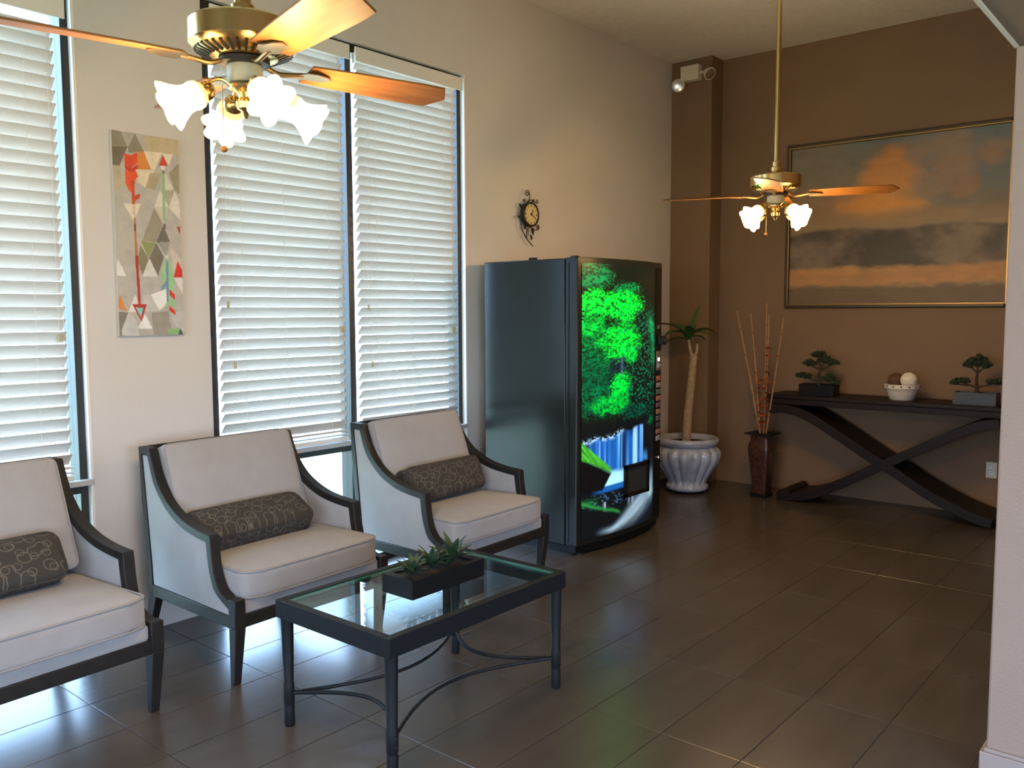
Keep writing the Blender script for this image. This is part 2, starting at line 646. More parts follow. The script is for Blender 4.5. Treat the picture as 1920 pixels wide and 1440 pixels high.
def cat_rom(pts, n=6):
    pts = [Vector(p) for p in pts]
    out = []
    for i in range(len(pts) - 1):
        p0, p1, p2, p3 = pts[max(i - 1, 0)], pts[i], pts[i + 1], pts[min(i + 2, len(pts) - 1)]
        for k in range(n):
            t = k / n
            out.append(0.5 * ((2 * p1) + (p2 - p0) * t + (2 * p0 - 5 * p1 + 4 * p2 - p3) * t * t + (3 * p1 - p0 - 3 * p2 + p3) * t ** 3))
    out.append(pts[-1])
    return [tuple(p) for p in out]


# ------------------------------------------------------------------ the setting
# floor: grout bed plus every tile as its own piece
fl = MB().box(-0.2, XE, YR - 0.15, YB + 0.15, -0.12, -0.003).build('floor', 'grout')
tag(fl, 'dark brown rectangular porcelain floor tiles with thin joints', kind='structure')
xe = [0.0] + [0.275 + 0.3015 * k for k in range(0, 14)]
ye = [0.203 + 0.601 * k for k in range(0, 12)]
ye = [y for y in ye if y < YB - 0.1] + [YB]
tile_meshes = {}


def tile_mesh(wx, wy):
    key = (round(wx, 3), round(wy, 3))
    if key not in tile_meshes:
        hx, hy, b = wx / 2 - 0.0014, wy / 2 - 0.0014, 0.0012
        m = MB()
        vs = [(-hx, -hy, -0.010), (hx, -hy, -0.010), (hx, hy, -0.010), (-hx, hy, -0.010),
              (-hx, -hy, -b), (hx, -hy, -b), (hx, hy, -b), (-hx, hy, -b),
              (-hx + b, -hy + b, 0), (hx - b, -hy + b, 0), (hx - b, hy - b, 0), (-hx + b, hy - b, 0)]
        fs = [(8, 9, 10, 11)]
        for k in range(4):
            k2 = (k + 1) % 4
            fs += [(k, k2, 4 + k2, 4 + k), (4 + k, 4 + k2, 8 + k2, 8 + k)]
        m.add(vs, fs)
        me = m.mesh('tile')
        me.materials.append(M['tile'])
        tile_meshes[key] = me
    return tile_meshes[key]


for i in range(len(xe) - 1):
    for j in range(len(ye) - 1):
        if xe[i] > RX and ye[j] > 3.0:
            continue
        o = put('tile', tile_mesh(xe[i + 1] - xe[i], ye[j + 1] - ye[j]), fl)
        o.location = ((xe[i] + xe[i + 1]) / 2, (ye[j] + ye[j + 1]) / 2, 0)
        o.rotation_euler = (rnd.uniform(-1, 1) * 0.0006, rnd.uniform(-1, 1) * 0.0005, 0)

# left wall with two tall window openings
W1 = (-0.14, 1.703)
W2 = (2.310, 4.154)
WT = 3.015
m = MB()
m.box(-0.2, 0, YR, W1[0], 0, CH).box(-0.2, 0, W1[1], W2[0], 0, CH).box(-0.2, 0, W2[1], YB + 0.2, 0, CH)
m.box(-0.2, 0, W1[0], W1[1], WT, CH).box(-0.2, 0, W2[0], W2[1], WT, CH)
wl = m.build('wall_left', 'wall_beige')
tag(wl, 'beige painted window wall', kind='structure')
wb = MB().box(-0.2, RX + 0.2, YB, YB + 0.15, 0, CH).build('wall_back', 'wall_brown')
tag(wb, 'mocha brown painted back wall behind the console table', kind='structure')
pil = MB().box(0.0, 0.385, 6.80, YB, 0, CH).build('wall_corner', 'wall_brown', bevel=0.004)
tag(pil, 'brown corner pilaster between window wall and back wall', kind='structure')
wr = MB().box(RX, RX + 2.87, 3.026, YB + 0.15, 0, SOF).build('wall_right', 'wall_mauve', bevel=0.006)
tag(wr, 'mauve beige wall end with baseboard beside the lobby', kind='structure')
m = MB()
m.box(RX - 0.006, RX + 2.87, 3.010, 3.026, 0, 0.085).box(RX - 0.004, RX + 2.87, 3.014, 3.026, 0.085, 0.098)
m.box(RX - 0.016, RX, 3.010, 3.6, 0, 0.085)
bbd = m.build('baseboard_right', 'baseboard', bevel=0.003)
tag(bbd, 'painted baseboard along the mauve wall end', kind='structure')
cl = MB().box(-0.2, RX, YR - 0.15, YB + 0.15, CH, CH + 0.1).build('ceiling', 'ceiling')
tag(cl, 'off white textured high ceiling', kind='structure')
so = MB().box(RX, XE, YR - 0.15, YB + 0.15, SOF, CH + 0.1).build('ceiling_lowered', 'soffit', bevel=0.005)
tag(so, 'brown lowered ceiling over the walkway', kind='structure')
tr = MB().box(RX - 0.006, RX + 0.006, YR, 3.03, SOF - 0.005, SOF + 0.004).build('trim_1', 'bead')
tag(tr, 'pale corner bead along the edge of the lowered ceiling', kind='structure')
# side and rear of the place (behind the camera): plain walls, with glazing added to light the room
EY = (-2.0, 2.4)
m = MB()
m.box(XE, XE + 0.15, YR - 0.15, EY[0], 0, SOF).box(XE, XE + 0.15, EY[1], 3.2, 0, SOF).box(XE, XE + 0.15, EY[0], EY[1], 0, 0.25).box(XE, XE + 0.15, EY[0], EY[1], 2.15, SOF)
we = m.build('wall_east', 'wall_mauve')
tag(we, 'mauve side wall behind the walkway', kind='structure')
EX = (1.8, 5.6)
m = MB()
m.box(-0.2, EX[0], YR - 0.15, YR, 0, CH).box(EX[1], XE, YR - 0.15, YR, 0, SOF).box(EX[0], RX, YR - 0.15, YR, 2.25, CH).box(RX, EX[1], YR - 0.15, YR, 2.25, SOF)
wrr = m.build('wall_rear', 'wall_beige')
tag(wrr, 'beige rear wall with an added opening for fill light', kind='structure')


def structure_empty(name, label, loc):
    return thing(name, label, None, loc, kind='structure')


e = structure_empty('door_added', 'unseen glazed entrance of dark framed panels, added for fill light', (0, 0, 0))  # unseen entrance added to light the room from behind the camera
n = 3
for k in range(n):
    y0 = EX[0] + (EX[1] - EX[0]) * k / n
    y1 = EX[0] + (EX[1] - EX[0]) * (k + 1) / n
    MB().box(y0 + 0.03, y1 - 0.03, YR - 0.09, YR - 0.08, 0.06, 2.21).build('pane', 'fill_pane', e)
    MB().box(y0, y0 + 0.03, YR - 0.12, YR - 0.05, 0, 2.25).box(y1 - 0.03, y1, YR - 0.12, YR - 0.05, 0, 2.25) \
        .box(y0, y1, YR - 0.12, YR - 0.05, 0, 0.06).box(y0, y1, YR - 0.12, YR - 0.05, 2.21, 2.25).build('frame', 'bronze', e)

e = structure_empty('window_added', 'unseen bronze framed side window, added for fill light', (0, 0, 0))  # unseen window added to light the window wall from the front
for k in range(3):
    y0 = EY[0] + (EY[1] - EY[0]) * k / 3
    y1 = EY[0] + (EY[1] - EY[0]) * (k + 1) / 3
    MB().box(XE + 0.08, XE + 0.09, y0 + 0.03, y1 - 0.03, 0.29, 2.11).build('pane', 'fill_pane', e)
    MB().box(XE + 0.05, XE + 0.12, y0, y0 + 0.03, 0.25, 2.15).box(XE + 0.05, XE + 0.12, y1 - 0.03, y1, 0.25, 2.15) \
        .box(XE + 0.05, XE + 0.12, y0, y1, 0.25, 0.29).box(XE + 0.05, XE + 0.12, y0, y1, 2.11, 2.15).build('frame', 'bronze', e)

# ground outside
gd = MB().box(-40, -0.2, -30, 40, -0.2, -0.03).box(-0.2, 40, -30, YR - 0.15, -0.2, -0.03).box(XE + 0.15, 40, YR - 0.15, 40, -0.2, -0.03).build('pavement', 'concrete')
tag(gd, 'pale sunlit concrete outside the windows', kind='structure')

# corner bead on the pier edges
for n_, (ya, yb_) in enumerate(((W1[1] - 0.004, W1[1] + 0.008), (W2[1] - 0.004, W2[1] + 0.008))):
    t = MB().box(-0.0318, 0.003, ya, yb_, 0.0, WT).build('trim_%d' % (n_ + 2), 'bead')
    tag(t, 'pale corner bead at the window reveal', kind='structure')


def window(name, y0, y1, label):
    e = structure_empty(name, label, (0, 0, 0))
    xf, xb = -0.032, -0.13
    mid = (y0 + y1) / 2
    fw = 0.036
    MB().box(xb, xf, y0, y0 + 0.053, 0.0, WT).build('frame_jamb', 'bronze', e, bevel=0.002)
    MB().box(xb, xf, y1 - fw, y1, 0.0, WT).build('frame_jamb', 'bronze', e, bevel=0.002)
    MB().box(xb, xf, y0 + 0.053, y1 - fw, WT - 0.05, WT).build('frame_head', 'bronze', e, bevel=0.002)
    MB().box(xb, xf, y0 + 0.053, y1 - fw, 0.0, 0.045).build('frame_sill', 'bronze', e, bevel=0.002)
    MB().box(xb, xf, mid - 0.021, mid + 0.021, 0.045, WT - 0.05).build('mullion', 'bronze', e, bevel=0.002)
    for a, b in ((y0 + 0.053, mid - 0.021), (mid + 0.021, y1 - fw)):
        MB().box(xb, xf, a, b, 0.698, 0.738).build('transom', 'bronze', e, bevel=0.002)
        MB().box(-0.086, -0.080, a, b, 0.045, 0.698).build('pane', 'pane', e)
        MB().box(-0.086, -0.080, a, b, 0.738, WT - 0.05).build('pane', 'pane', e)
    MB().box(-0.032, 0.012, y0 - 0.004, y1 + 0.008, 0.738, 0.762).build('sill_ledge', 'sill', e, bevel=0.002)
    return e


window('window_1', W1[0], W1[1], 'tall bronze framed window beside the arrow canvas')
window('window_2', W2[0], W2[1], 'tall double bronze framed window behind the middle armchair')

# ------------------------------------------------------------------ blinds
PITCH = 0.0535


def slat_mesh(L):
    """slightly crowned slat, long in y, 62 mm deep, about its own centre, tilted room edge up"""
    hw, th = 0.0315, 0.0014
    tilt = math.radians(51)
    m = MB()
    vs, fs = [], []
    pr = []
    for k in range(5):
        u = -1 + 2 * k / 4
        pr.append((hw * u, 0.0025 * (1 - u * u)))
    loop = [(a, b + th) for a, b in pr] + [(a, b - th) for a, b in pr[::-1]]
    ct, st = math.cos(tilt), math.sin(tilt)
    loop = [(a * ct - b * st, a * st + b * ct) for a, b in loop]      # room edge (+x) up
    m.prism([(p[0], p[1]) for p in loop], 'y', -L / 2, L / 2)
    me = m.mesh('slat', True, 50)
    me.materials.append(M['slat'])
    return me


def blind(y0, y1, label, ladders, cords, zv):
    L = y1 - y0
    yc = (y0 + y1) / 2
    xs = -0.004
    top_gap = 0.03 if zv < 2.9 else 0.0
    e = thing('window_blind', label, 'blind', (xs, yc, 0.775), group=None)
    me = slat_mesh(L)
    z = 0.8625 + 0.0
    zt = zv + 0.012 - 2 * top_gap
    k = 0
    while z < zt:
        o = put('slat', me, e)
        o.location = (0, 0, z - 0.775)
        o.rotation_euler = (0, rnd.uniform(-1, 1) * 0.02, 0)
        z += PITCH
        k += 1
    # slats stacked on the bottom rail
    for q in range(2):
        o = put('slat', me, e)
        o.location = (0, 0, 0.052 - 0.022 * q)
        o.rotation_euler = (0, math.radians(52), 0)
    MB().box(-0.026, 0.026, -L / 2, L / 2, -0.006, 0.016).build('bottom_rail', 'valance', e, bevel=0.003)
    MB().box(-0.026, 0.020, -L / 2, L / 2, zv - 0.775, zv + 0.06 - 0.775).build('headrail', 'valance', e, bevel=0.002)
    MB().box(0.026, 0.036, -L / 2 - 0.024, L / 2 + 0.05 - 0.004, zv - 0.002 - 0.775, zv + 0.079 - 0.775).build('valance', 'valance', e, bevel=0.003)
    for yl in ladders:
        m = MB()
        for dx in (-0.017, 0.0185):
            m.tube([(dx, yl - yc, 0.016), (dx, yl - yc, zv - 0.775)], 0.0011, 5)
        m.build('ladder_cord', 'cord', e)
    for (yl, zb) in cords:
        c = MB().tube([(0.024, yl - yc, zb - 0.775), (0.024, yl - yc, zv - 0.775)], 0.0009, 5).build('pull_cord', 'cord', e)
        MB().lathe([(0.003, 0.0), (0.0065, -0.006), (0.0075, -0.03), (0.006, -0.034)], 10, (0.024, yl - yc, zb - 0.775)).build('tassel', 'tassel', c, smooth=True)
    return e


blind(2.366, 3.150, 'white slatted blind over window half nearer the arrow canvas', (2.492, 3.037, 2.748), ((2.40, 1.56), (2.43, 1.255), (3.11, 1.42), (3.125, 1.42)), 2.905)
blind(3.260, 4.060, 'white slatted blind over window half nearer the vending machine', (3.385, 3.945, 3.665), ((3.31, 1.545), (3.335, 1.215), (4.01, 1.40), (4.03, 1.40)), 2.905)
blind(0.83, 1.618, 'white slatted blind in the window on the canvas\'s far side from the double window', (0.96, 1.496, 1.23), ((1.585, 1.415), (1.605, 1.415)), 2.742)

# ------------------------------------------------------------------ armchairs
W = 0.79


def make_chair():
    e = thing('armchair', 'x', 'armchair')
    hw, ft = W / 2, 0.044
    arm_o = cat_rom([(0.097, 0.905), (0.145, 0.792), (0.207, 0.714), (0.277, 0.665), (0.370, 0.626), (0.477, 0.604), (0.583, 0.594)], 5)
    arm_i = cat_rom([(0.079, 0.871), (0.120, 0.764), (0.184, 0.688), (0.262, 0.632), (0.362, 0.592), (0.468, 0.572), (0.549, 0.563)], 5)
    frn_o = cat_rom([(0.583, 0.594), (0.595, 0.486), (0.614, 0.418), (0.654, 0.370), (0.720, 0.349)], 5)
    frn_i = cat_rom([(0.549, 0.563), (0.559, 0.488), (0.575, 0.425), (0.612, 0.362), (0.712, 0.312)], 5)
    bk_o = [(0.046, 0.236), (0.044, 0.384), (0.030, 0.52), (0.013, 0.662), (0.0, 0.905)]
    bk_i = [(0.088, 0.236), (0.079, 0.381), (0.064, 0.53), (0.049, 0.667), (0.026, 0.871)]
    outer = bk_o + arm_o + frn_o[1:]
    inner = bk_i + arm_i + frn_i[1:]
    fab = [(0.085, 0.286)] + bk_i[1:] + arm_i + frn_i[1:] + [(0.712, 0.286)]
    for s in (-1, 1):
        y0, y1 = sorted((s * hw, s * (hw - ft)))
        MB().strip(outer, inner, y0, y1).build('side_frame', 'wood_dark', e, bevel=0.003)
        MB().box(0.07, 0.715, y0, y1, 0.236, 0.288).build('side_rail', 'wood_dark', e, bevel=0.003)
        ya, yb = sorted((s * (hw - 0.004), s * (hw - ft + 0.003)))
        MB().prism(fab, 'y', ya, yb).build('side_panel', 'linen', e, bevel=0.006)
        # front leg, tapering below the rail
        m = MB()
        yc = s * (hw - 0.023)
        m.frustum((0.7095, yc, 0.0), (0.0155, 0.015), (0.733, yc, 0.24), (0.0245, 0.0235))
        m.frustum((0.733, yc, 0.24), (0.0245, 0.0235), (0.733, yc, 0.356), (0.0245, 0.0235))
        m.build('leg', 'wood_dark', e, bevel=0.003)
        MB().frustum((-0.012, yc, 0.0), (0.017, 0.016), (0.075, yc, 0.24), (0.034, 0.021)).build('leg', 'wood_dark', e, bevel=0.003)
    iw = hw - ft
    MB().box(0.722, 0.752, -iw, iw, 0.236, 0.290).build('front_rail', 'wood_dark', e, bevel=0.003)
    MB().box(0.044, 0.084, -iw, iw, 0.236, 0.290).build('rear_rail', 'wood_dark', e, bevel=0.003)
    MB().prism([(0.0, 0.905), (0.05, 0.912), (0.045, 0.872), (0.004, 0.866)], 'y', -iw, iw).build('top_rail', 'wood_dark', e, bevel=0.003)
    MB().prism([(0.008, 0.87), (0.04, 0.87), (0.078, 0.29), (0.052, 0.29)], 'y', -iw, iw).build('back_panel', 'linen', e)
    MB().rbox((0.41, 0, 0.316), (0.337, iw, 0.034), 0.02).build('deck', 'linen', e, smooth=True)
    # seat cushion
    hs = (0.285, iw - 0.004, 0.058)

    def front_round(x, y):
        return 0.040 * max(0.0, (abs(y) - 0.80) / 0.20) ** 2 * max(0.0, x) if x > 0 else 0.0

    def sw(x, y, z):
        b = (1 - min(1, abs(x)) ** 4) * (1 - min(1, abs(y)) ** 4)
        return (0.006 * (1 - y * y) * (1 if x > 0 else 0) * abs(x) - front_round(x, y), 0, (0.010 if z > 0 else -0.002) * b * (1 if abs(z) > 0.5 else 0) - 0.004 * (x > 0.5) * (z > 0))
    sc = MB().rbox((0.485, 0, 0.404), hs, 0.020, n=8, m=4, warp=sw).build('seat_cushion', 'linen', e, smooth=True, angle=80)

    def rim(hx, hy, z, cx, r=0.018, dx=0.0):
        pts = []
        for (sx, sy) in ((1, 1), (-1, 1), (-1, -1), (1, -1)):
            for k in range(5):
                a0 = {(1, 1): 0, (-1, 1): PI / 2, (-1, -1): PI, (1, -1): 1.5 * PI}[(sx, sy)]
                a = a0 + PI / 2 * k / 4
                pts.append((cx + sx * (hx - r) + r * math.cos(a), sy * (hy - r) + r * math.sin(a), z))
        pts = [p for q in range(len(pts)) for p in [pts[q]] + ([tuple(pts[q][i] + (pts[(q + 1) % len(pts)][i] - pts[q][i]) * f / 12 for i in range(3)) for f in range(1, 12)] if q % 5 == 4 else [])]
        pts = [(p[0] - front_round((p[0] - cx) / hx, p[1] / hy) + 0.006 * (1 - (p[1] / hy) ** 2) * max(0, (p[0] - cx) / hx), p[1], p[2]) for p in pts]
        pts.append(pts[0])
        return pts
    for z in (0.456, 0.351):
        MB().tube(rim(hs[0] - 0.002, hs[1] - 0.002, z, 0.485), 0.0042, 6, cap=False).build('piping', 'piping', sc, smooth=True)
    # back cushion, reclined
    ang = math.radians(-20)
    hb = (0.050, iw - 0.004, 0.228)

    def bw(x, y, z):
        b = (1 - min(1, abs(y)) ** 4) * (1 - min(1, abs(z)) ** 4)
        return ((0.022 if x > 0 else -0.004) * b, 0, 0.003 * (1 - y ** 4) * (1 if z > 0.6 else 0))
    bc = MB().rbox((0, 0, 0), hb, 0.022, n=8, m=4, warp=bw).build('back_cushion', 'linen', e, smooth=True, angle=80, loc=(0.166, 0, 0.692), rot=(0, ang, 0))
    pts = []
    hy, hz, r = hb[1] - 0.003, hb[2] - 0.003, 0.03
    for (sy, sz, a0) in ((1, 1, 0), (-1, 1, PI / 2), (-1, -1, PI), (1, -1, 1.5 * PI)):
        for k in range(5):
            a = a0 + PI / 2 * k / 4
            pts.append((hb[0] - 0.006, sy * (hy - r) + r * math.cos(a), sz * (hz - r) + r * math.sin(a)))
    pts.append(pts[0])
    MB().tube(pts, 0.004, 6, cap=False).build('piping', 'piping', bc, smooth=True)

    # the chair is a little wider at the front than at the back
    def widen(o, mw):
        for c_ in o.children:
            mc = mw @ c_.matrix_basis
            mi = mc.inverted()
            for v in c_.data.vertices:
                p = mc @ v.co
                p.y *= (0.76 + 0.08 * p.x / 0.757) / W
                v.co = mi @ p
            widen(c_, mc)
    widen(e, Matrix.Identity(4))
    return e


chair_a = make_chair()
specs = [((0.121, 2.233, 0), -2.4, 'cream armchair with dark frame behind the glass coffee table, between two others'),
         ((0.124, 1.112, 0), -2.6, 'cream armchair with dark frame farthest from the vending machine, under single blind'),
         ((0.208, 3.371, 0), -2.0, 'cream armchair with dark frame beside the black vending machine')]
chairs = [chair_a, copy_tree(chair_a), copy_tree(chair_a)]
for c, (loc, rz, lab) in zip(chairs, specs):
    c.location = loc
    c.rotation_euler = (0, 0, -math.radians(rz))
    tag(c, lab, 'armchair', 'cream armchairs along the window wall')


def make_pillow():
    e = thing('lumbar_pillow', 'x', 'pillow')
    h = (0.056, 0.300, 0.100)

    def pw(x, y, z):
        b = (1 - min(1, abs(y)) ** 3) * (1 - min(1, abs(z)) ** 3)
        pinch = -0.10 * (abs(y) ** 6)
        return ((0.020 if x > 0 else -0.010) * b, 0, z * pinch * 0.10)
    MB().rbox((0, 0, 0), h, 0.034, n=7, m=4, warp=pw).build('cushion', 'pillow', e, smooth=True, angle=80)
    for sx in (1, -1):
        pts = []
        hy, hz, r = h[1] - 0.004, h[2] - 0.005, 0.045
        for (sy, sz, a0) in ((1, 1, 0), (-1, 1, PI / 2), (-1, -1, PI), (1, -1, 1.5 * PI)):
            for k in range(6):
                a = a0 + PI / 2 * k / 5
                pts.append((sx * (h[0] - 0.017), sy * (hy - r) + r * math.cos(a), sz * (hz - r) + r * math.sin(a)))
        pts.append(pts[0])
        MB().tube(pts, 0.005, 6, cap=False).build('piping', 'pillow_trim', e, smooth=True)
    return e


pa = make_pillow()
pillows = [pa, copy_tree(pa), copy_tree(pa)]
pspecs = [((0.478, 2.196, 0.551), -60, -2.4, 'taupe ring patterned lumbar pillow lying back on the armchair behind the coffee table'),
          ((0.466, 1.072, 0.566), -32, -2.6, 'taupe ring patterned lumbar pillow on the armchair under single blind'),
          ((0.536, 3.378, 0.570), -22, -2.0, 'taupe ring patterned lumbar pillow standing on the armchair beside the vending machine')]
for c, (loc, ry, rz, lab) in zip(pillows, pspecs):
    c.location = loc
    c.rotation_euler = (0, math.radians(ry), -math.radians(rz))
    tag(c, lab, 'pillow', 'ring patterned lumbar pillows on the armchairs')

# ------------------------------------------------------------------ coffee table
TX0, TX1, TY0, TY1, TZ = 1.285, 1.893, 1.768, 2.700, 0.473
e = thing('coffee_table', 'dark metal coffee table with glass top and curved stretchers', 'table', ((TX0 + TX1) / 2, (TY0 + TY1) / 2, 0))
hx, hy = (TX1 - TX0) / 2, (TY1 - TY0) / 2
rw = 0.030
for s in (-1, 1):
    MB().box(min(s * hx, s * (hx - rw)), max(s * hx, s * (hx - rw)), -hy, hy, TZ - 0.066, TZ).build('apron', 'table_metal', e, bevel=0.002)
    MB().box(-hx + rw, hx - rw, min(s * hy, s * (hy - rw)), max(s * hy, s * (hy - rw)), TZ - 0.066, TZ).build('apron', 'table_metal', e, bevel=0.002)
gp = MB().box(-hx + rw + 0.001, hx - rw - 0.001, -hy + rw + 0.001, hy - rw - 0.001, TZ - 0.012, TZ - 0.004).build('glass_top', 'table_glass', e)
m = MB()
gx, gy = hx - rw - 0.001, hy - rw - 0.001
for s in (-1, 1):
    m.box(min(s * gx, s * (gx - 0.003)), max(s * gx, s * (gx - 0.003)), -gy, gy, TZ - 0.012, TZ - 0.0035)
    m.box(-gx, gx, min(s * gy, s * (gy - 0.003)), max(s * gy, s * (gy - 0.003)), TZ - 0.012, TZ - 0.0035)
m.build('polished_edge', 'glass_edge', gp)
m = MB()
for s in (-1, 1):
    m.box(min(s * gx, s * (gx - 0.014)), max(s * gx, s * (gx - 0.014)), -gy, gy, TZ - 0.018, TZ - 0.0122)
    m.box(-gx, gx, min(s * gy, s * (gy - 0.014)), max(s * gy, s * (gy - 0.014)), TZ - 0.018, TZ - 0.0122)
m.build('glass_ledge', 'table_metal', e)
lx, ly = hx - 0.026, hy - 0.030
for sx in (-1, 1):
    for sy in (-1, 1):
        m = MB()
        prof = [(0.0165, 0.0), (0.018, 0.004), (0.018, 0.075), (0.0165, 0.08), (0.019, 0.085), (0.019, 0.16), (0.017, 0.165), (0.022, TZ - 0.066)]
        amp = [0.0012] * len(prof)
        m.lathe(prof, 24, (sx * lx, sy * ly, 0), lobes=8, amp=amp)
        lg = m.build('leg', 'table_metal', e, smooth=True, angle=60)
        mm = MB()
        for z in (0.105, 0.135, 0.15):
            mm.ball((sx * (lx + 0.019), sy * ly, z), 0.005, 8, 6)
        mm.build('rivet', 'table_metal', lg, smooth=True)
# four arcs: two leave each diagonal pair of legs low and sweep in to a centre crown
def arc(p0, p1, bend, z0, z1, n=14):
    pts = []
    for k in range(n + 1):
        t = k / n
        x = p0[0] + (p1[0] - p0[0]) * t
        y = p0[1] + (p1[1] - p0[1]) * t
        f = math.sin(PI * t)
        pts.append((x + bend[0] * f, y + bend[1] * f, z0 + (z1 - z0) * t))
    return pts


st = [((-lx, -ly), (lx, -ly), (0, 0.16)), ((lx, -ly), (lx, ly), (-0.17, 0)), ((lx, ly), (-lx, ly), (0, -0.16)), ((-lx, ly), (-lx, -ly), (0.17, 0))]
for p0, p1, bd in st:
    MB().tube(arc(p0, p1, bd, 0.122, 0.122), 0.0075, 8).build('stretcher', 'table_metal', e, smooth=True)

# planter on the table
PX0, PX1, PY0, PY1 = 1.510, 1.672, 2.078, 2.462
e = thing('succulent_planter', 'low black box planter with small succulents on the glass table', 'planter', ((PX0 + PX1) / 2, (PY0 + PY1) / 2, TZ - 0.0035))
px, py = (PX1 - PX0) / 2, (PY1 - PY0) / 2
m = MB()
hz = 0.068
m.box(-px, px, -py, py, 0, 0.006)
m.box(-px, px, -py, -py + 0.035, 0.006, hz).box(-px, px, py - 0.035, py, 0.006, hz)
m.box(-px, -px + 0.022, -py + 0.035, py - 0.035, 0.006, hz).box(px - 0.022, px, -py + 0.035, py - 0.035, 0.006, hz)
m.build('box', 'black_plastic', e)
MB().box(-px + 0.022, px - 0.022, -py + 0.035, py - 0.035, 0.006, hz - 0.010).build('soil', 'soil', e)


def leaf_pts(L, wd, lift, curl, n=6, fold=0.25):
    """flat tapering leaf along +x: list of (centre, half width)"""
    m = MB()
    vs, fs = [], []
    x, z = 0.0, 0.0
    a = lift
    for k in range(n + 1):
        t = k / n
        ww = wd * (math.sin(PI * min(1, 0.18 + 0.82 * t)) ** 0.8 if t < 1 else 0.02)
        ww = max(ww, 0.0006)
        vs += [(x, -ww, z + ww * fold), (x, 0, z), (x, ww, z + ww * fold)]
        x += L / n * math.cos(a)
        z += L / n * math.sin(a)
        a -= curl / n
    for k in range(n):
        b = 3 * k
        fs += [(b, b + 3, b + 4, b + 1), (b + 1, b + 4, b + 5, b + 2)]
    nv = len(vs)
    vs += [(p[0], p[1], p[2] - 0.0012) for p in vs]
    fs += [tuple(i + nv for i in f[::-1]) for f in fs]
    m.add(vs, fs)
    return m


for k, (lx_, ly_, sc_, nl) in enumerate(((0.0, -0.115, 0.95, 12), (-0.008, -0.005, 0.95, 11), (-0.005, 0.105, 1.15, 13), (0.012, 0.05, 0.7, 8))):
    sp = thing('succulent', None, None, (lx_, ly_, hz - 0.006))
    sp.parent = e
    for q in range(nl):
        a = 2 * PI * q / nl + k
        lf = leaf_pts(0.105 * sc_ * rnd.uniform(0.75, 1.15), 0.0125 * sc_, math.radians((38, 56, 74)[q % 3]), math.radians(35), fold=0.35)
        lf.build('leaf', 'succulent', sp, smooth=True, rot=(0, 0, a))

# ------------------------------------------------------------------ vending machine
VY0, VY1 = 4.222, 5.205
e = thing('vending_machine', 'black vending machine with glowing forest waterfall front panel', 'vending machine', (0.48, (VY0 + VY1) / 2, 0))
vy = (VY1 - VY0) / 2
VH = 1.826
X0, XS, XD = -0.378, 0.284, 0.372      # back, seam, door edge (relative)


def front_x(y, base=XD):
    return base + 0.062 * (1 - (y / vy) ** 2)


MB().box(X0, XS - 0.004, -vy, vy, 0.055, VH - 0.004).build('cabinet', 'vending_body', e, bevel=0.006)
MB().box(X0 + 0.02, XS + 0.03, -vy + 0.03, vy - 0.03, 0.0, 0.055).build('plinth', 'black_plastic', e)
ys = [-vy + 2 * vy * k / 24 for k in range(25)]
poly = [(XS, -vy), *[(front_x(y), y) for y in ys], (XS, vy)]
door = MB().prism(poly, 'z', 0.062, VH).build('door', 'vending_body', e, bevel=0.004)
MB().box(XS + 0.022, XS + 0.026, -vy - 0.003, -vy + 0.003, 0.08, VH - 0.03).build('door_trim', 'black_plastic', door)
MB().prism([(x - 0.02, y * 0.98) for x, y in poly], 'z', 0.015, 0.062).build('kick_plate', 'black_plastic', e)
MB().tube([(XD - 0.006, -vy - 0.001, 0.075), (XD - 0.006, -vy - 0.001, VH - 0.015)], 0.0035, 6).build('edge_trim', 'dark_metal', door)
MB().box(-0.02, 0.02, -vy + 0.02, -vy + 0.06, VH - 0.004, VH + 0.012).build('top_bracket', 'vending_body', e, bevel=0.002)
MB().box(XS + 0.02, XS + 0.06, -vy + 0.02, -vy + 0.06, VH, VH + 0.010).build('hinge_cap', 'vending_body', e, bevel=0.002)


# backlit picture: forest with a waterfall, computed per grid point
def vnoise(x, y, seed=0):
    xi, yi = np.floor(x).astype(int), np.floor(y).astype(int)
    xf, yf = x - xi, y - yi
    def hsh(a, b):
        h = (a * 374761393 + b * 668265263 + seed * 974634757) & 0x7fffffff
        h = (h ^ (h >> 13)) * 1274126177 & 0x7fffffff
        return (h & 0xffff) / 65535.0
    u, v = xf * xf * (3 - 2 * xf), yf * yf * (3 - 2 * yf)
    return (hsh(xi, yi) * (1 - u) + hsh(xi + 1, yi) * u) * (1 - v) + (hsh(xi, yi + 1) * (1 - u) + hsh(xi + 1, yi + 1) * u) * v


def fbm(x, y, o=4, seed=0):
    s, a, t = 0, 0.5, 0
    for k in range(o):
        s = s + a * vnoise(x * 2 ** k, y * 2 ** k, seed + k)
        t += a
        a *= 0.5
    return s / t


def sm(a, b, x):
    t = np.clip((x - a) / (b - a), 0, 1)
    return t * t * (3 - 2 * t)


def blend(c, col, k):
    return c * (1 - k[..., None]) + np.array(col) * k[..., None]


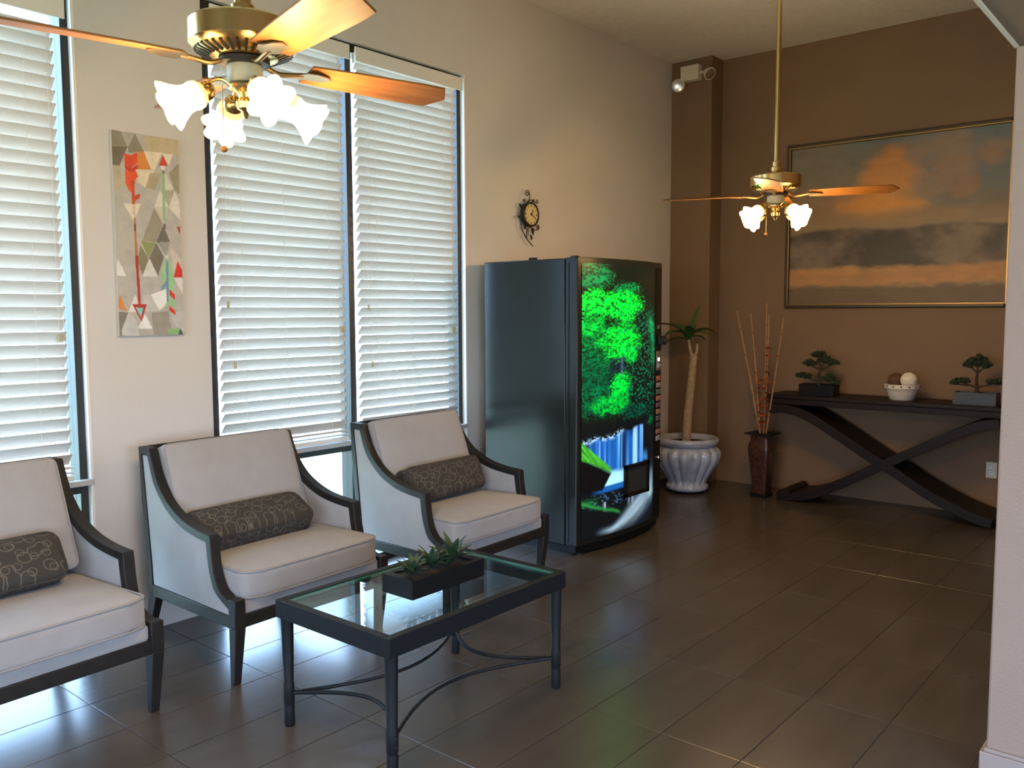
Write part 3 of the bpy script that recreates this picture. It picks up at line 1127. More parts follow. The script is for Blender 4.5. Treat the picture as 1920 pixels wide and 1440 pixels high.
def waterfall(u, t):
    """u left..right 0..1, t top..bottom 0..1 -> rgb"""
    X, Yc = u * 5.0, t * 20.0
    n1 = fbm(X * 3, Yc * 3, 4, 1)
    n2 = fbm(X * 9, Yc * 9, 3, 5)
    n3 = vnoise(X * 13, Yc * 13, 9)
    wob = (fbm(X * 2.2, Yc * 2.2, 4, 21) - 0.5) * 0.34
    c = np.zeros(u.shape + (3,)) + np.array((0.004, 0.008, 0.006))
    # teal undergrowth on the right half, speckled
    k = sm(0.50, 0.78, n2) * sm(0.2, 0.6, u + wob) * sm(0.12, 0.2, t) * (1 - sm(0.55, 0.60, t))
    c = blend(c, (0.0, 0.17, 0.085), k)
    c = blend(c, (0.25, 0.55, 0.40), k * sm(0.86, 0.95, n3) * 0.7)
    k = np.exp(-((u - 0.90 + 0.9 * (t - 0.26)**1 * 0 - 0.10 * np.sin((t - 0.2) * 9)) / 0.05) ** 2) * sm(0.17, 0.22, t) * (1 - sm(0.36, 0.40, t)) * n2 * 1.2
    c = blend(c, (0.0, 0.42, 0.17), np.clip(k, 0, 1))
    # leaf masses
    def mass(cx, cy, rx, ry, col, hard=0.16):
        nonlocal c
        d = ((u - cx) / rx) ** 2 + ((t - cy) / ry) ** 2 + wob * 3.0 + (n2 - 0.5) * 2.2
        k = 1 - sm(1 - hard * 2, 1 + hard, d)
        k = k * (0.12 + 0.88 * sm(0.36 if col[1] > 0.4 else 0.42, 0.56, n2 * 0.55 + n1 * 0.15 + n3 * 0.3))
        shade = 0.25 + 0.75 * n1 + 0.45 * n2
        c = c * (1 - k[..., None]) + np.array(col) * shade[..., None] * k[..., None]
    mass(0.12, 0.045, 0.22, 0.050, (0.0, 0.22, 0.07))
    mass(0.10, 0.300, 0.26, 0.130, (0.0, 0.24, 0.05))
    mass(0.06, 0.430, 0.28, 0.120, (0.0, 0.12, 0.05))
    mass(0.14, 0.500, 0.30, 0.060, (0.0, 0.15, 0.05))
    mass(0.52, 0.090, 0.20, 0.030, (0.0, 0.22, 0.07))
    mass(0.30, 0.145, 0.46, 0.052, (0.0, 1.05, 0.06))
    mass(0.52, 0.185, 0.12, 0.035, (0.0, 0.85, 0.06))
    mass(0.10, 0.220, 0.16, 0.045, (0.0, 0.55, 0.05))
    mass(0.44, 0.285, 0.26, 0.072, (0.0, 1.15, 0.06))
    mass(0.56, 0.325, 0.12, 0.040, (0.0, 0.75, 0.07))
    mass(0.44, 0.455, 0.14, 0.062, (0.0, 0.85, 0.06))
    mass(0.32, 0.515, 0.22, 0.036, (0.0, 0.60, 0.05))
    mass(0.66, 0.550, 0.22, 0.025, (0.0, 0.10, 0.06))
    # small distant fall in a blue gap
    k = np.exp(-((u - 0.45) / 0.014) ** 2) * sm(0.33, 0.35, t) * (1 - sm(0.40, 0.42, t))
    c = blend(c, (0.008, 0.014, 0.040), (0.9 * sm(0.3, 0.6, n2 + 0.15) * np.exp(-((u - 0.40) / 0.09) ** 2) * sm(0.335, 0.35, t) * (1 - sm(0.395, 0.405, t))))
    c = blend(c, (0.10, 0.18, 0.34), k * 0.4)
    # band of rock above the fall
    k = sm(0.565, 0.60, t + wob * 0.04)
    c = blend(c, (0.004, 0.006, 0.008), k)
    k = np.exp(-(((u - 0.93) / 0.06) ** 2 + ((t - 0.60) / 0.014) ** 2)) * sm(0.35, 0.6, n2)
    c = blend(c, (0.0, 0.20, 0.06), k)
    # the fall: vertical streaks
    top = 0.640 - 0.030 * sm(0.0, 0.75, u) + (vnoise(u * 14, u * 0, 3) - 0.5) * 0.014
    st1 = vnoise(u * 17, t * 1.5, 31)
    st2 = vnoise(u * 48, t * 2.5, 33)
    lane = sm(0.25, 0.75, st1 * 0.65 + st2 * 0.35)
    gap = np.exp(-((u - 0.47) / 0.045) ** 2) * 0.85 + np.exp(-((u - 0.62) / 0.07) ** 2) * (1 - sm(0.60, 0.66, t)) * 0.8
    fall = sm(0, 0.012, t - top) * (1 - sm(0.765, 0.785, t)) * sm(0.05, 0.12, u) * (1 - sm(0.755, 0.80, u + 0.03 * (st2 - 0.5)))
    k = fall * np.clip(lane * 1.25 - gap, 0, 1)
    c = blend(c, (0.01, 0.10, 0.48), fall * (1 - gap) * 0.75)
    bri = sm(0.45, 0.8, st2 * 0.5 + st1 * 0.5)
    c = c * (1 - k[..., None]) + (np.array((0.02, 0.24, 0.85)) * (1 - bri[..., None]) + np.array((0.35, 0.75, 1.25)) * bri[..., None]) * k[..., None]
    # upper lip rapids
    k = np.exp(-((t - (top + 0.004)) / 0.008) ** 2) * (1 - sm(0.44, 0.5, u)) * sm(0.40, 0.6, n2)
    c = blend(c, (0.35, 0.65, 0.95), k)
    # spray at the right foot of the fall
    k = sm(0.70, 0.76, t) * (1 - sm(0.74, 0.77, t + (0.86 - u) * 0.15)) * sm(0.68, 0.72, u) * (1 - sm(0.84, 0.88, u))
    c = blend(c, (0.08, 0.38, 0.95), k * 0.9)
    # white foam pool
    base = 0.822 - 0.018 * u
    k = sm(0.752, 0.775, t + wob * 0.05) * (1 - sm(-0.004, 0.004, t - base)) * sm(0.0, 0.03, u - 0.08 - (0.80 - t) * 2.6 * (t < 0.80) - wob * 0.1) * (1 - sm(0.70, 0.76, u))
    fo = 0.75 + 0.5 * n1
    c = c * (1 - k[..., None]) + np.array((0.42, 0.92, 1.20)) * fo[..., None] * k[..., None]
    # still blue water
    k = sm(-0.004, 0.004, t - base) * (1 - sm(0.016, 0.026, t - base)) * sm(0.08, 0.25, u) * (1 - sm(0.60, 0.68, u))
    c = blend(c, (0.01, 0.14, 0.55), k * 0.85)
    # moss bank on the left with dark rock under it
    edge = 0.640 + 0.34 * u
    k = sm(0, 0.006, t - edge) * (1 - sm(0.066, 0.078, t - 0.638 - 0.20 * u + wob * 0.03)) * (1 - sm(0.30, 0.34, u))
    str_ = vnoise((u * 0.5 - t) * 170, (u + t) * 9, 51)
    c = c * (1 - k[..., None]) + (np.array((0.02, 0.16, 0.015)) + np.array((0.06, 0.45, 0.03)) * str_[..., None]) * k[..., None]
    k = sm(0.062, 0.075, t - 0.638 - 0.20 * u + wob * 0.03) * (1 - sm(0.0, 0.02, u - 0.33 + (t - 0.76) * 1.6 + wob * 0.08)) * (1 - sm(0.825, 0.835, t))
    c = blend(c, (0.004, 0.004, 0.005), k)
    # rocks and trickles below
    k = sm(0.838, 0.85, t) * (1 - sm(0.885, 0.90, t)) * sm(0.58, 0.78, n2) * (1 - sm(0.75, 0.85, u))
    c = blend(c, (0.06, 0.14, 0.24), k)
    for cx in (0.25, 0.57, 0.61):
        k = np.exp(-((u - cx) / 0.018) ** 2) * sm(0.872, 0.88, t) * (1 - sm(0.895, 0.915, t))
        c = blend(c, (0.35, 0.42, 0.60), k * sm(0.3, 0.6, st2))
    # lower stream sweeping down to the left
    cen = 0.985 - 0.135 * np.clip((u - 0.32) / 0.66, 0, 1) ** 1.25
    wid = 0.012 + 0.045 * sm(0.3, 0.85, u)
    k = np.exp(-((t - cen) / wid) ** 2 * 1.3) * sm(0.12, 0.42, u) * (1 - sm(0.965, 0.995, u))
    sw_ = vnoise((t - cen) * 60 + 3, u * 3, 61)
    c = c * (1 - k[..., None]) + (np.array((0.02, 0.12, 0.36)) * (1 - sw_[..., None]) + np.array((0.42, 0.62, 0.74)) * sw_[..., None]) * k[..., None]
    k = np.exp(-((u - 0.93) / 0.05) ** 2) * np.exp(-((t - 0.885) / 0.022) ** 2)
    c = blend(c, (0.40, 0.70, 0.72), k)
    # green sprigs lower left
    sp = 0.868 + 0.13 * u + 0.010 * (fbm(u * 9, t * 0 + 3.1, 3, 71) - 0.5)
    k = np.exp(-((t - sp) / 0.006) ** 2) * (1 - sm(0.40, 0.46, u)) + np.exp(-(((u - 0.06) / 0.09) ** 2 + ((t - 0.868) / 0.012) ** 2)) * n2
    c = blend(c, (0.02, 0.24, 0.05), np.clip(k, 0, 1))
    c *= (1 - sm(0.93, 1.0, u) * 0.5)[..., None]
    return c


def print_grid(name, nu, nv, pos, colour, m, parent):
    us, ts = np.meshgrid(np.linspace(0, 1, nu), np.linspace(0, 1, nv))
    col = colour(us, ts)
    vs = [pos(u, t) for u, t in zip(us.ravel(), ts.ravel())]
    fs = [(j * nu + i, (j + 1) * nu + i, (j + 1) * nu + i + 1, j * nu + i + 1) for j in range(nv - 1) for i in range(nu - 1)]
    me = bpy.data.meshes.new(name)
    me.from_pydata(vs, [], fs)
    at = me.color_attributes.new('print', 'FLOAT_COLOR', 'POINT')
    rgba = np.ones((nu * nv, 4), dtype=np.float32)
    rgba[:, :3] = np.clip(col.reshape(-1, 3), 0, 4)
    at.data.foreach_set('color', rgba.ravel())
    me.materials.append(m)
    me.shade_smooth()
    return put(name, me, parent)


PY_0, PY_1 = -vy + 0.030, vy - 0.145
PZ_0, PZ_1 = 0.098, 1.792


def vpos(u, t):
    y = PY_0 + (PY_1 - PY_0) * u
    return (front_x(y) + 0.004, y, PZ_1 + (PZ_0 - PZ_1) * t)


pic = print_grid('picture_panel', 190, 520, vpos, waterfall, print_material('backlit_forest_print', 0.25, 0.50), door)
pic['label'] = 'backlit forest waterfall picture'
# control strip with selection buttons, coin slot and reader
sy0, sy1 = vy - 0.130, vy - 0.015
yc = (sy0 + sy1) / 2
fx = front_x(yc) + 0.002
MB().prism([(front_x(sy0) + 0.001, sy0), (front_x(sy0) + 0.005, sy0), (front_x(sy1) + 0.005, sy1), (front_x(sy1) + 0.001, sy1)], 'z', 0.10, 1.79).build('control_strip', 'black_plastic', door)
bcols = [(0.30, 0.10, 0.08), (0.22, 0.22, 0.25), (0.10, 0.14, 0.09), (0.32, 0.14, 0.11), (0.14, 0.08, 0.13), (0.30, 0.17, 0.13), (0.10, 0.11, 0.12), (0.06, 0.07, 0.07), (0.28, 0.17, 0.16), (0.27, 0.27, 0.30)]
sl = math.atan2(front_x(sy1) - front_x(sy0), sy1 - sy0)
for k, bc in enumerate(bcols):
    z = 1.046 - 0.0455 * k
    bm_ = mat('button_label_%d' % k, bc, 0.35, var=0.45, vscale=70)
    b = MB().box(-0.002, 0.005, -0.036, 0.036, -0.0165, 0.0165).build('selection_button', bm_, door, bevel=0.002)
    b.location = (fx + 0.006, yc - 0.006, z)
    b.rotation_euler = (0, 0, -sl)
cp = MB().box(-0.002, 0.006, -0.047, 0.047, -0.066, 0.066).build('coin_panel', mat('coin_panel_metal', (0.16, 0.13, 0.11), 0.4, 0.4), door, bevel=0.003)
cp.location = (fx + 0.004, yc, 1.165)
cp.rotation_euler = (0, 0, -sl)
m = MB().box(0.006, 0.010, -0.030, -0.022, -0.045, -0.015).box(0.006, 0.009, 0.010, 0.020, -0.04, -0.025)
m.build('coin_slot', 'chrome', cp)
MB().box(0.006, 0.012, -0.032, -0.010, 0.0, 0.022).build('coin_light', mat('lit_coin_lamp', (1, 1, 1), 0.4, emit=(1.0, 0.85, 0.7), estr=2.0), cp)
rd = MB().box(0.0, 0.045, -0.030, 0.040, -0.030, 0.030).build('bill_reader', 'black_plastic', door, bevel=0.006)
rd.location = (fx + 0.003, yc, 1.305)
rd.rotation_euler = (0, 0, -sl)
MB().box(0.045, 0.055, -0.02, 0.03, -0.018, 0.012).build('bill_mouth', 'dark_metal', rd, bevel=0.003)
MB().box(-0.001, 0.006, -0.02, 0.02, -0.012, 0.012).build('price_plate', mat('grey_plate', (0.08, 0.09, 0.10), 0.4), door, loc=(fx + 0.004, yc - 0.01, 1.395), rot=(0, 0, -sl))
lk = MB().lathe([(0.013, 0), (0.013, 0.012), (0.010, 0.016)], 16).build('lock', 'chrome', door, smooth=True, loc=(fx + 0.003, yc, 0.50), rot=(0, PI / 2, 0))
# delivery hatch
hy0, hy1, hz0, hz1 = 4.640 - (VY0 + VY1) / 2, 4.935 - (VY0 + VY1) / 2, 0.305, 0.515
xh = front_x((hy0 + hy1) / 2) + 0.002
m = MB()
for a, b, c_, d in ((hy0, hy0 + 0.028, hz0, hz1), (hy1 - 0.028, hy1, hz0, hz1), (hy0, hy1, hz0, hz0 + 0.024), (hy0, hy1, hz1 - 0.024, hz1)):
    m.box(xh - 0.01, xh + 0.018, a, b, c_, d)
h_ = m.build('delivery_hatch', 'black_plastic', door, bevel=0.002)
MB().box(xh - 0.006, xh + 0.006, hy0 + 0.028, hy1 - 0.028, hz0 + 0.024, hz1 - 0.024).build('hatch_flap', mat('smoked_flap', (0.03, 0.035, 0.035), 0.3), h_)
for s in (-1, 1):
    MB().lathe([(0.022, 0), (0.022, 0.010), (0.012, 0.016)], 16, (XD - 0.03, s * (vy - 0.07), 0.0)).build('foot', 'dark_metal', e, smooth=True)

# ------------------------------------------------------------------ console table
CX0, CX1, CY0, CY1 = 1.035, 2.705, 6.55, 6.93
CZ = 0.842
e = thing('console_table', 'dark wood console table with crossed curved legs at the brown wall', 'table', ((CX0 + CX1) / 2, (CY0 + CY1) / 2, 0))
cx, cy = (CX0 + CX1) / 2, (CY0 + CY1) / 2
hd = (CY1 - CY0) / 2
MB().box(CX0 - cx, CX1 - cx, -hd - 0.01, hd, CZ - 0.030, CZ).build('table_top', 'wood_console', e, bevel=0.004)
MB().box(CX0 - cx + 0.01, CX1 - cx - 0.01, -hd, hd - 0.01, CZ - 0.075, CZ - 0.030).build('apron', 'wood_console', e, bevel=0.003)


def ribbon(pts, th, scroll_at=None, inset=0.0):
    c = cat_rom(pts, 6)
    o, i = [], []
    for k, p in enumerate(c):
        a, b = c[max(k - 1, 0)], c[min(k + 1, len(c) - 1)]
        t = (Vector(b) - Vector(a)).normalized()
        nv = Vector((-t.y, t.x))
        o.append((p[0] + nv.x * th - cx, p[1] + nv.y * th))
        i.append((p[0] - nv.x * th - cx, p[1] - nv.y * th))
    m = MB().strip(o, i, -hd + inset, hd - 0.01 - inset)
    if scroll_at:
        (sx, sz, r) = scroll_at
        m.prism([(sx - cx + r * math.cos(2 * PI * k / 20), sz + r * math.sin(2 * PI * k / 20)) for k in range(20)], 'y', -hd - 0.004, hd - 0.006)
    return m


s1 = [(1.05, 0.725), (1.20, 0.728), (1.36, 0.685), (1.53, 0.595), (1.83, 0.420), (2.0, 0.330), (2.25, 0.185), (2.52, 0.072), (2.66, 0.036)]
s2 = [(1.13, 0.036), (1.28, 0.040), (1.42, 0.080), (1.62, 0.180), (1.86, 0.325), (2.0, 0.405), (2.15, 0.490), (2.40, 0.630), (2.56, 0.705), (2.68, 0.730)]
ribbon(s1, 0.034, (1.085, 0.725, 0.040)).build('curved_leg', 'wood_console', e, bevel=0.003)
ribbon(s2, 0.034, (1.205, 0.064, 0.038), inset=0.004).build('curved_leg', 'wood_console', e, bevel=0.003)


def bonsai(loc, label, pads, trunk, pot_m, seed):
    rr = random.Random(seed)
    e = thing('bonsai', label, 'plant', loc, group='small potted bonsai on the console')
    m = MB()
    m.box(-0.135, 0.135, -0.07, 0.07, 0.0, 0.006)
    for a in (-1, 1):
        m.box(min(a * 0.135, a * 0.125), max(a * 0.135, a * 0.125), -0.07, 0.07, 0.006, 0.085)
        m.box(-0.125, 0.125, min(a * 0.07, a * 0.06), max(a * 0.07, a * 0.06), 0.006, 0.085)
    m.build('pot', pot_m, e)
    MB().box(-0.125, 0.125, -0.06, 0.06, 0.006, 0.074).build('soil', 'soil', e)
    n = len(trunk)
    MB().tube(cat_rom(trunk, 4), [0.016 - 0.009 * k / (4 * (n - 1)) for k in range(4 * (n - 1) + 1)], 8).build('trunk', 'bark', e, smooth=True)
    for (x, y, z, rx, rz, fr) in pads:
        MB().tube([fr, ((fr[0] + x) / 2, (fr[1] + y) / 2, (fr[2] + z) / 2 - 0.006), (x, y, z - rz * 0.4)], [0.008, 0.006, 0.004], 6).build('branch', 'bark', e, smooth=True)
        m = MB()
        for q in range(60):
            a = rr.uniform(0, 2 * PI)
            d = math.sqrt(rr.random())
            zz = rr.uniform(-0.5, 1.0) * rz * math.sqrt(max(0, 1 - d * d))
            m.ball((x + rx * d * math.cos(a), y + rx * 0.6 * d * math.sin(a), z + zz), rr.uniform(0.008, 0.014), 5, 4)
        f = m.build('foliage_pad', 'bonsai', e)
        f['kind'] = 'stuff'
    return e


bonsai((1.395, 6.70, CZ), 'small bonsai in black box pot on the console end beside the stick vase',
       [(-0.075, -0.01, 0.245, 0.052, 0.032, (0.0, 0, 0.20)), (0.035, 0, 0.275, 0.058, 0.040, (0.0, 0, 0.20)), (-0.005, 0, 0.315, 0.055, 0.03, (0.0, 0, 0.22)), (0.10, 0.0, 0.255, 0.045, 0.026, (0.01, 0, 0.20)),
        (-0.125, 0, 0.145, 0.060, 0.024, (-0.01, 0, 0.11)), (0.075, 0, 0.135, 0.045, 0.030, (0.0, 0, 0.11)), (0.125, 0, 0.100, 0.035, 0.014, (0.05, 0, 0.11))],
       [(-0.01, 0, 0.07), (0.0, 0, 0.11), (-0.005, 0, 0.16), (0.012, 0, 0.20), (0.005, 0, 0.25)], 'black_plastic', 3)
bonsai((2.505, 6.70, CZ), 'small bonsai in grey box pot on the console end above the wall outlet',
       [(0.0, 0, 0.305, 0.060, 0.045, (0.0, 0, 0.22)), (-0.045, 0, 0.275, 0.045, 0.035, (0, 0, 0.22)), (0.045, 0, 0.275, 0.045, 0.03, (0, 0, 0.22)),
        (-0.10, 0, 0.160, 0.055, 0.020, (-0.01, 0, 0.12)), (-0.145, 0, 0.145, 0.03, 0.012, (-0.06, 0, 0.13)), (0.11, 0, 0.160, 0.055, 0.020, (0.01, 0, 0.12)), (0.155, 0, 0.175, 0.03, 0.012, (0.08, 0, 0.15))],
       [(0.0, 0, 0.07), (0.0, 0, 0.12), (-0.004, 0, 0.18), (0.004, 0, 0.24)], mat('slate_pot', (0.028, 0.030, 0.036), 0.45), 5)

# bowl with decorative balls
bx, by = 2.010, 6.70
m = MB()
prof = [(0.078, 0.0), (0.084, 0.004), (0.105, 0.06), (0.117, 0.085), (0.122, 0.088), (0.124, 0.118), (0.119, 0.118), (0.113, 0.088), (0.10, 0.06), (0.078, 0.012), (0.0005, 0.010)]
e = thing('bowl', 'speckled white bowl with dotted rim on the console table', 'bowl', (bx, by, CZ))
MB().lathe(prof, 36).build('body', 'bowl', e, smooth=True, angle=50)
for k in range(14):
    a = 2 * PI * k / 14
    MB().ball((0.1225 * math.cos(a), 0.1225 * math.sin(a), 0.103), 0.0065, 8, 6).build('rim_dot', 'dot', e, smooth=True)


def string_ball(loc, r, m_, label, seed):
    rr = random.Random(seed)
    e = thing('decorative_ball', label, 'ball', (loc[0], loc[1], loc[2] - r))
    MB().ball((0, 0, r), r * 0.97, 20, 12).build('core', m_, e, smooth=True)
    m = MB()
    for k in range(16):
        ax = Vector((rr.gauss(0, 1), rr.gauss(0, 1), rr.gauss(0, 1))).normalized()
        p = ax.orthogonal().normalized()
        q = ax.cross(p)
        m.tube([(p * math.cos(t) + q * math.sin(t)) * r * 0.985 + Vector((0, 0, r)) for t in [2 * PI * k2 / 20 for k2 in range(21)]], r * 0.04, 5, cap=False)
    m.build('winding', m_, e, smooth=True)


string_ball((bx + 0.052, by - 0.030, CZ + 0.150), 0.055, 'ball_white', 'white string ball in the speckled bowl', 1)
string_ball((bx - 0.050, by + 0.020, CZ + 0.136), 0.058, 'ball_brown', 'brown wicker ball in the speckled bowl', 2)

# ------------------------------------------------------------------ floor vase with sticks
VX, VYY = 0.982, 6.60
e = thing('floor_vase', 'dark brown carved square-shouldered floor vase beside the console', 'vase', (VX, VYY, 0))


def sq_loft(sections, seg=6):
    m = MB()
    vs, fs = [], []
    for (h, z, r) in sections:
        for (sx, sy, a0) in ((1, 1, 0), (-1, 1, PI / 2), (-1, -1, PI), (1, -1, 1.5 * PI)):
            for k in range(seg):
                a = a0 + PI / 2 * k / (seg - 1)
                vs.append((sx * (h - r) + r * math.cos(a), sy * (h - r) + r * math.sin(a), z))
    n = 4 * seg
    for i in range(len(sections) - 1):
        for k in range(n):
            fs.append((i * n + k, i * n + (k + 1) % n, (i + 1) * n + (k + 1) % n, (i + 1) * n + k))
    fs.append(tuple(range(n))[::-1])
    fs.append(tuple((len(sections) - 1) * n + k for k in range(n)))
    return m.add(vs, fs)


MB().box(-0.068, 0.068, -0.068, 0.068, 0.0, 0.03).build('base', 'black_plastic', e, bevel=0.004)
sq_loft([(0.056, 0.03, 0.015), (0.060, 0.06, 0.015), (0.066, 0.16, 0.02), (0.082, 0.30, 0.025), (0.093, 0.395, 0.03), (0.090, 0.42, 0.03), (0.076, 0.452, 0.02), (0.074, 0.50, 0.02), (0.078, 0.51, 0.02)]) \
    .build('body', 'vase', e, smooth=True, angle=35)
m = MB()
for a, b, c_, d in ((-0.108, -0.05, -0.108, 0.108), (0.05, 0.108, -0.108, 0.108), (-0.05, 0.05, -0.108, -0.05), (-0.05, 0.05, 0.05, 0.108)):
    m.box(a, b, c_, d, 0.510, 0.520)
m.build('rim', 'black_plastic', e)
STICKS = ('tan bamboo stick in the floor vase leaning farthest toward the urn', 'tan bamboo stick in the floor vase leaning slightly toward the urn', 'tallest upright bamboo stick in the floor vase',
          'tan bamboo stick in the floor vase leaning slightly toward the console', 'tan bamboo stick in the floor vase leaning farthest over the console')
BRANCHES = ('rust leaved dried branch in the floor vase bending toward the urn', 'rust leaved dried branch standing straight in the floor vase', 'longest rust leaved dried branch in the floor vase, bending over the console', 'shortest rust leaved dried branch in the floor vase')
for k, (x1, z1, y1) in enumerate(((0.752, 1.50, 6.58), (0.836, 1.48, 6.66), (0.953, 1.56, 6.70), (1.035, 1.47, 6.56), (1.246, 1.452, 6.34))):
    x0 = VX + (-0.026, -0.014, 0.0, 0.014, 0.026)[k]
    y0 = VYY + (0.01, -0.01, 0.012, -0.012, 0.008)[k]
    p0, p1 = Vector((x0, y0, 0.5105)), Vector((x1, y1, z1))
    st_ = thing('bamboo_stick', STICKS[k], 'stick', p0, group='bamboo sticks in the floor vase')
    d = p1 - p0
    MB().tube([(0, 0, 0), d * 0.5 + Vector((0.004, 0, 0)), d], [0.0065, 0.006, 0.0045], 7).build('cane', 'bamboo', st_, smooth=True)
    for q in range(1, 6):
        pq = d * (q / 6 + 0.03 * rnd.uniform(-1, 1))
        MB().tube([pq - d.normalized() * 0.003, pq + d.normalized() * 0.003], 0.0078, 7).build('node', 'twig', st_, smooth=True)
for k, (dx, dy, h_) in enumerate(((-0.06, 0.02, 0.50), (0.02, 0.03, 0.62), (0.07, -0.11, 0.72), (-0.015, -0.03, 0.42))):
    br = thing('dried_branch', BRANCHES[k], 'branch', (VX + dx * 0.35, VYY + dy * 0.5, 0.5105), group='dried branches in the floor vase')
    path = cat_rom([(0, 0, 0), (dx * 0.4, dy * 0.4, h_ * 0.4), (dx * 0.7 + 0.01, dy * 0.8, h_ * 0.7), (dx * 1.1, dy, h_)], 5)
    MB().tube(path, [0.0035 - 0.0022 * i / (len(path) - 1) for i in range(len(path))], 6).build('stem', 'twig', br, smooth=True)
    lf = leaf_pts(0.034, 0.013, 0.5, 0.8, n=4).mesh('leaf', True, 60)
    lf.materials.append(M['rust_leaf'])
    for q in range(26):
        p = path[rnd.randrange(2, len(path))]
        o = put('leaf', lf, br)
        o.location = (p[0] + rnd.uniform(-0.004, 0.004), p[1], p[2] + rnd.uniform(-0.01, 0.01))
        o.rotation_euler = (rnd.uniform(-0.6, 0.6), rnd.uniform(-0.8, 0.6), rnd.uniform(0, 6.28))
        s_ = rnd.uniform(0.7, 1.3)
        o.scale = (s_, s_, s_)

# ------------------------------------------------------------------ urn with cane plant
UX, UY = 0.415, 6.40
e = thing('potted_cane_plant', 'grey lobed ceramic urn holding a single tall cane plant', 'plant', (UX, UY, 0))
prof = [(0.155, 0.018), (0.170, 0.030), (0.172, 0.055), (0.158, 0.070), (0.150, 0.085), (0.165, 0.12), (0.205, 0.19), (0.245, 0.26), (0.262, 0.315), (0.258, 0.350), (0.235, 0.378), (0.215, 0.390)]
amp = [0, 0.002, 0.003, 0.004, 0.006, 0.009, 0.012, 0.014, 0.015, 0.013, 0.008, 0.0]
MB().lathe(prof, 96, lobes=16, amp=amp).build('urn_body', 'urn', e, smooth=True, angle=60)
MB().lathe([(0.212, 0.385), (0.225, 0.392), (0.246, 0.405), (0.258, 0.425), (0.256, 0.445), (0.240, 0.458), (0.222, 0.455), (0.208, 0.435), (0.200, 0.40), (0.0005, 0.398)], 48).build('urn_rim', 'urn', e, smooth=True, angle=60)
MB().lathe([(0.196, 0.4), (0.196, 0.412), (0.0005, 0.420)], 32).build('soil', 'soil', e, smooth=True)
for a in (0.5, 2.0, 3.6, 5.2):
    MB().lathe([(0.018, 0), (0.022, 0.02)], 10, (0.12 * math.cos(a), 0.12 * math.sin(a), 0)).build('foot', 'black_plastic', e)
tr_ = cat_rom([(-0.012, 0, 0.40), (0.0, 0, 0.62), (0.022, 0, 0.85), (0.038, 0, 1.02), (0.050, 0, 1.135)], 5)
MB().tube(tr_, [0.039 - 0.009 * i / (len(tr_) - 1) + 0.0015 * math.sin(i * 2.4) for i in range(len(tr_))], 12).build('trunk', 'trunk', e, smooth=True)
MB().tube([(0.055, 0, 1.12), (0.075, 0, 1.17), (0.078, 0, 1.235)], [0.015, 0.012, 0.011], 8).build('cut_shoot', 'trunk', e, smooth=True)
MB().tube([(0.045, 0, 1.12), (0.020, 0, 1.16), (0.008, 0, 1.21), (-0.002, 0, 1.27)], [0.016, 0.013, 0.011, 0.009], 8).build('shoot', 'trunk', e, smooth=True)
# leaves roughly in the plane facing the lobby: angle about z, lift, length
rz0 = math.atan2(0.644, 0.765)
for (a, lift, L, wd, cu) in ((PI, 58, 0.33, 0.030, 95), (PI, 20, 0.22, 0.022, 80), (PI + 0.5, 50, 0.26, 0.032, 110), (0, 60, 0.24, 0.034, 115), (0.4, 78, 0.26, 0.028, 20), (0.2, 40, 0.15, 0.024, 100), (2.2, 66, 0.22, 0.03, 70), (-1.6, 62, 0.24, 0.032, 90), (-0.9, 55, 0.22, 0.03, 110), (1.4, 60, 0.22, 0.03, 80)):
    leaf_pts(L * 1.2, wd * 1.3, math.radians(lift), math.radians(cu), n=9, fold=0.4).build('leaf', 'leaf', e, smooth=True, loc=(-0.004, 0, 1.262), rot=(0, 0, rz0 + a))

# ------------------------------------------------------------------ ceiling fans
BEND = 0.0


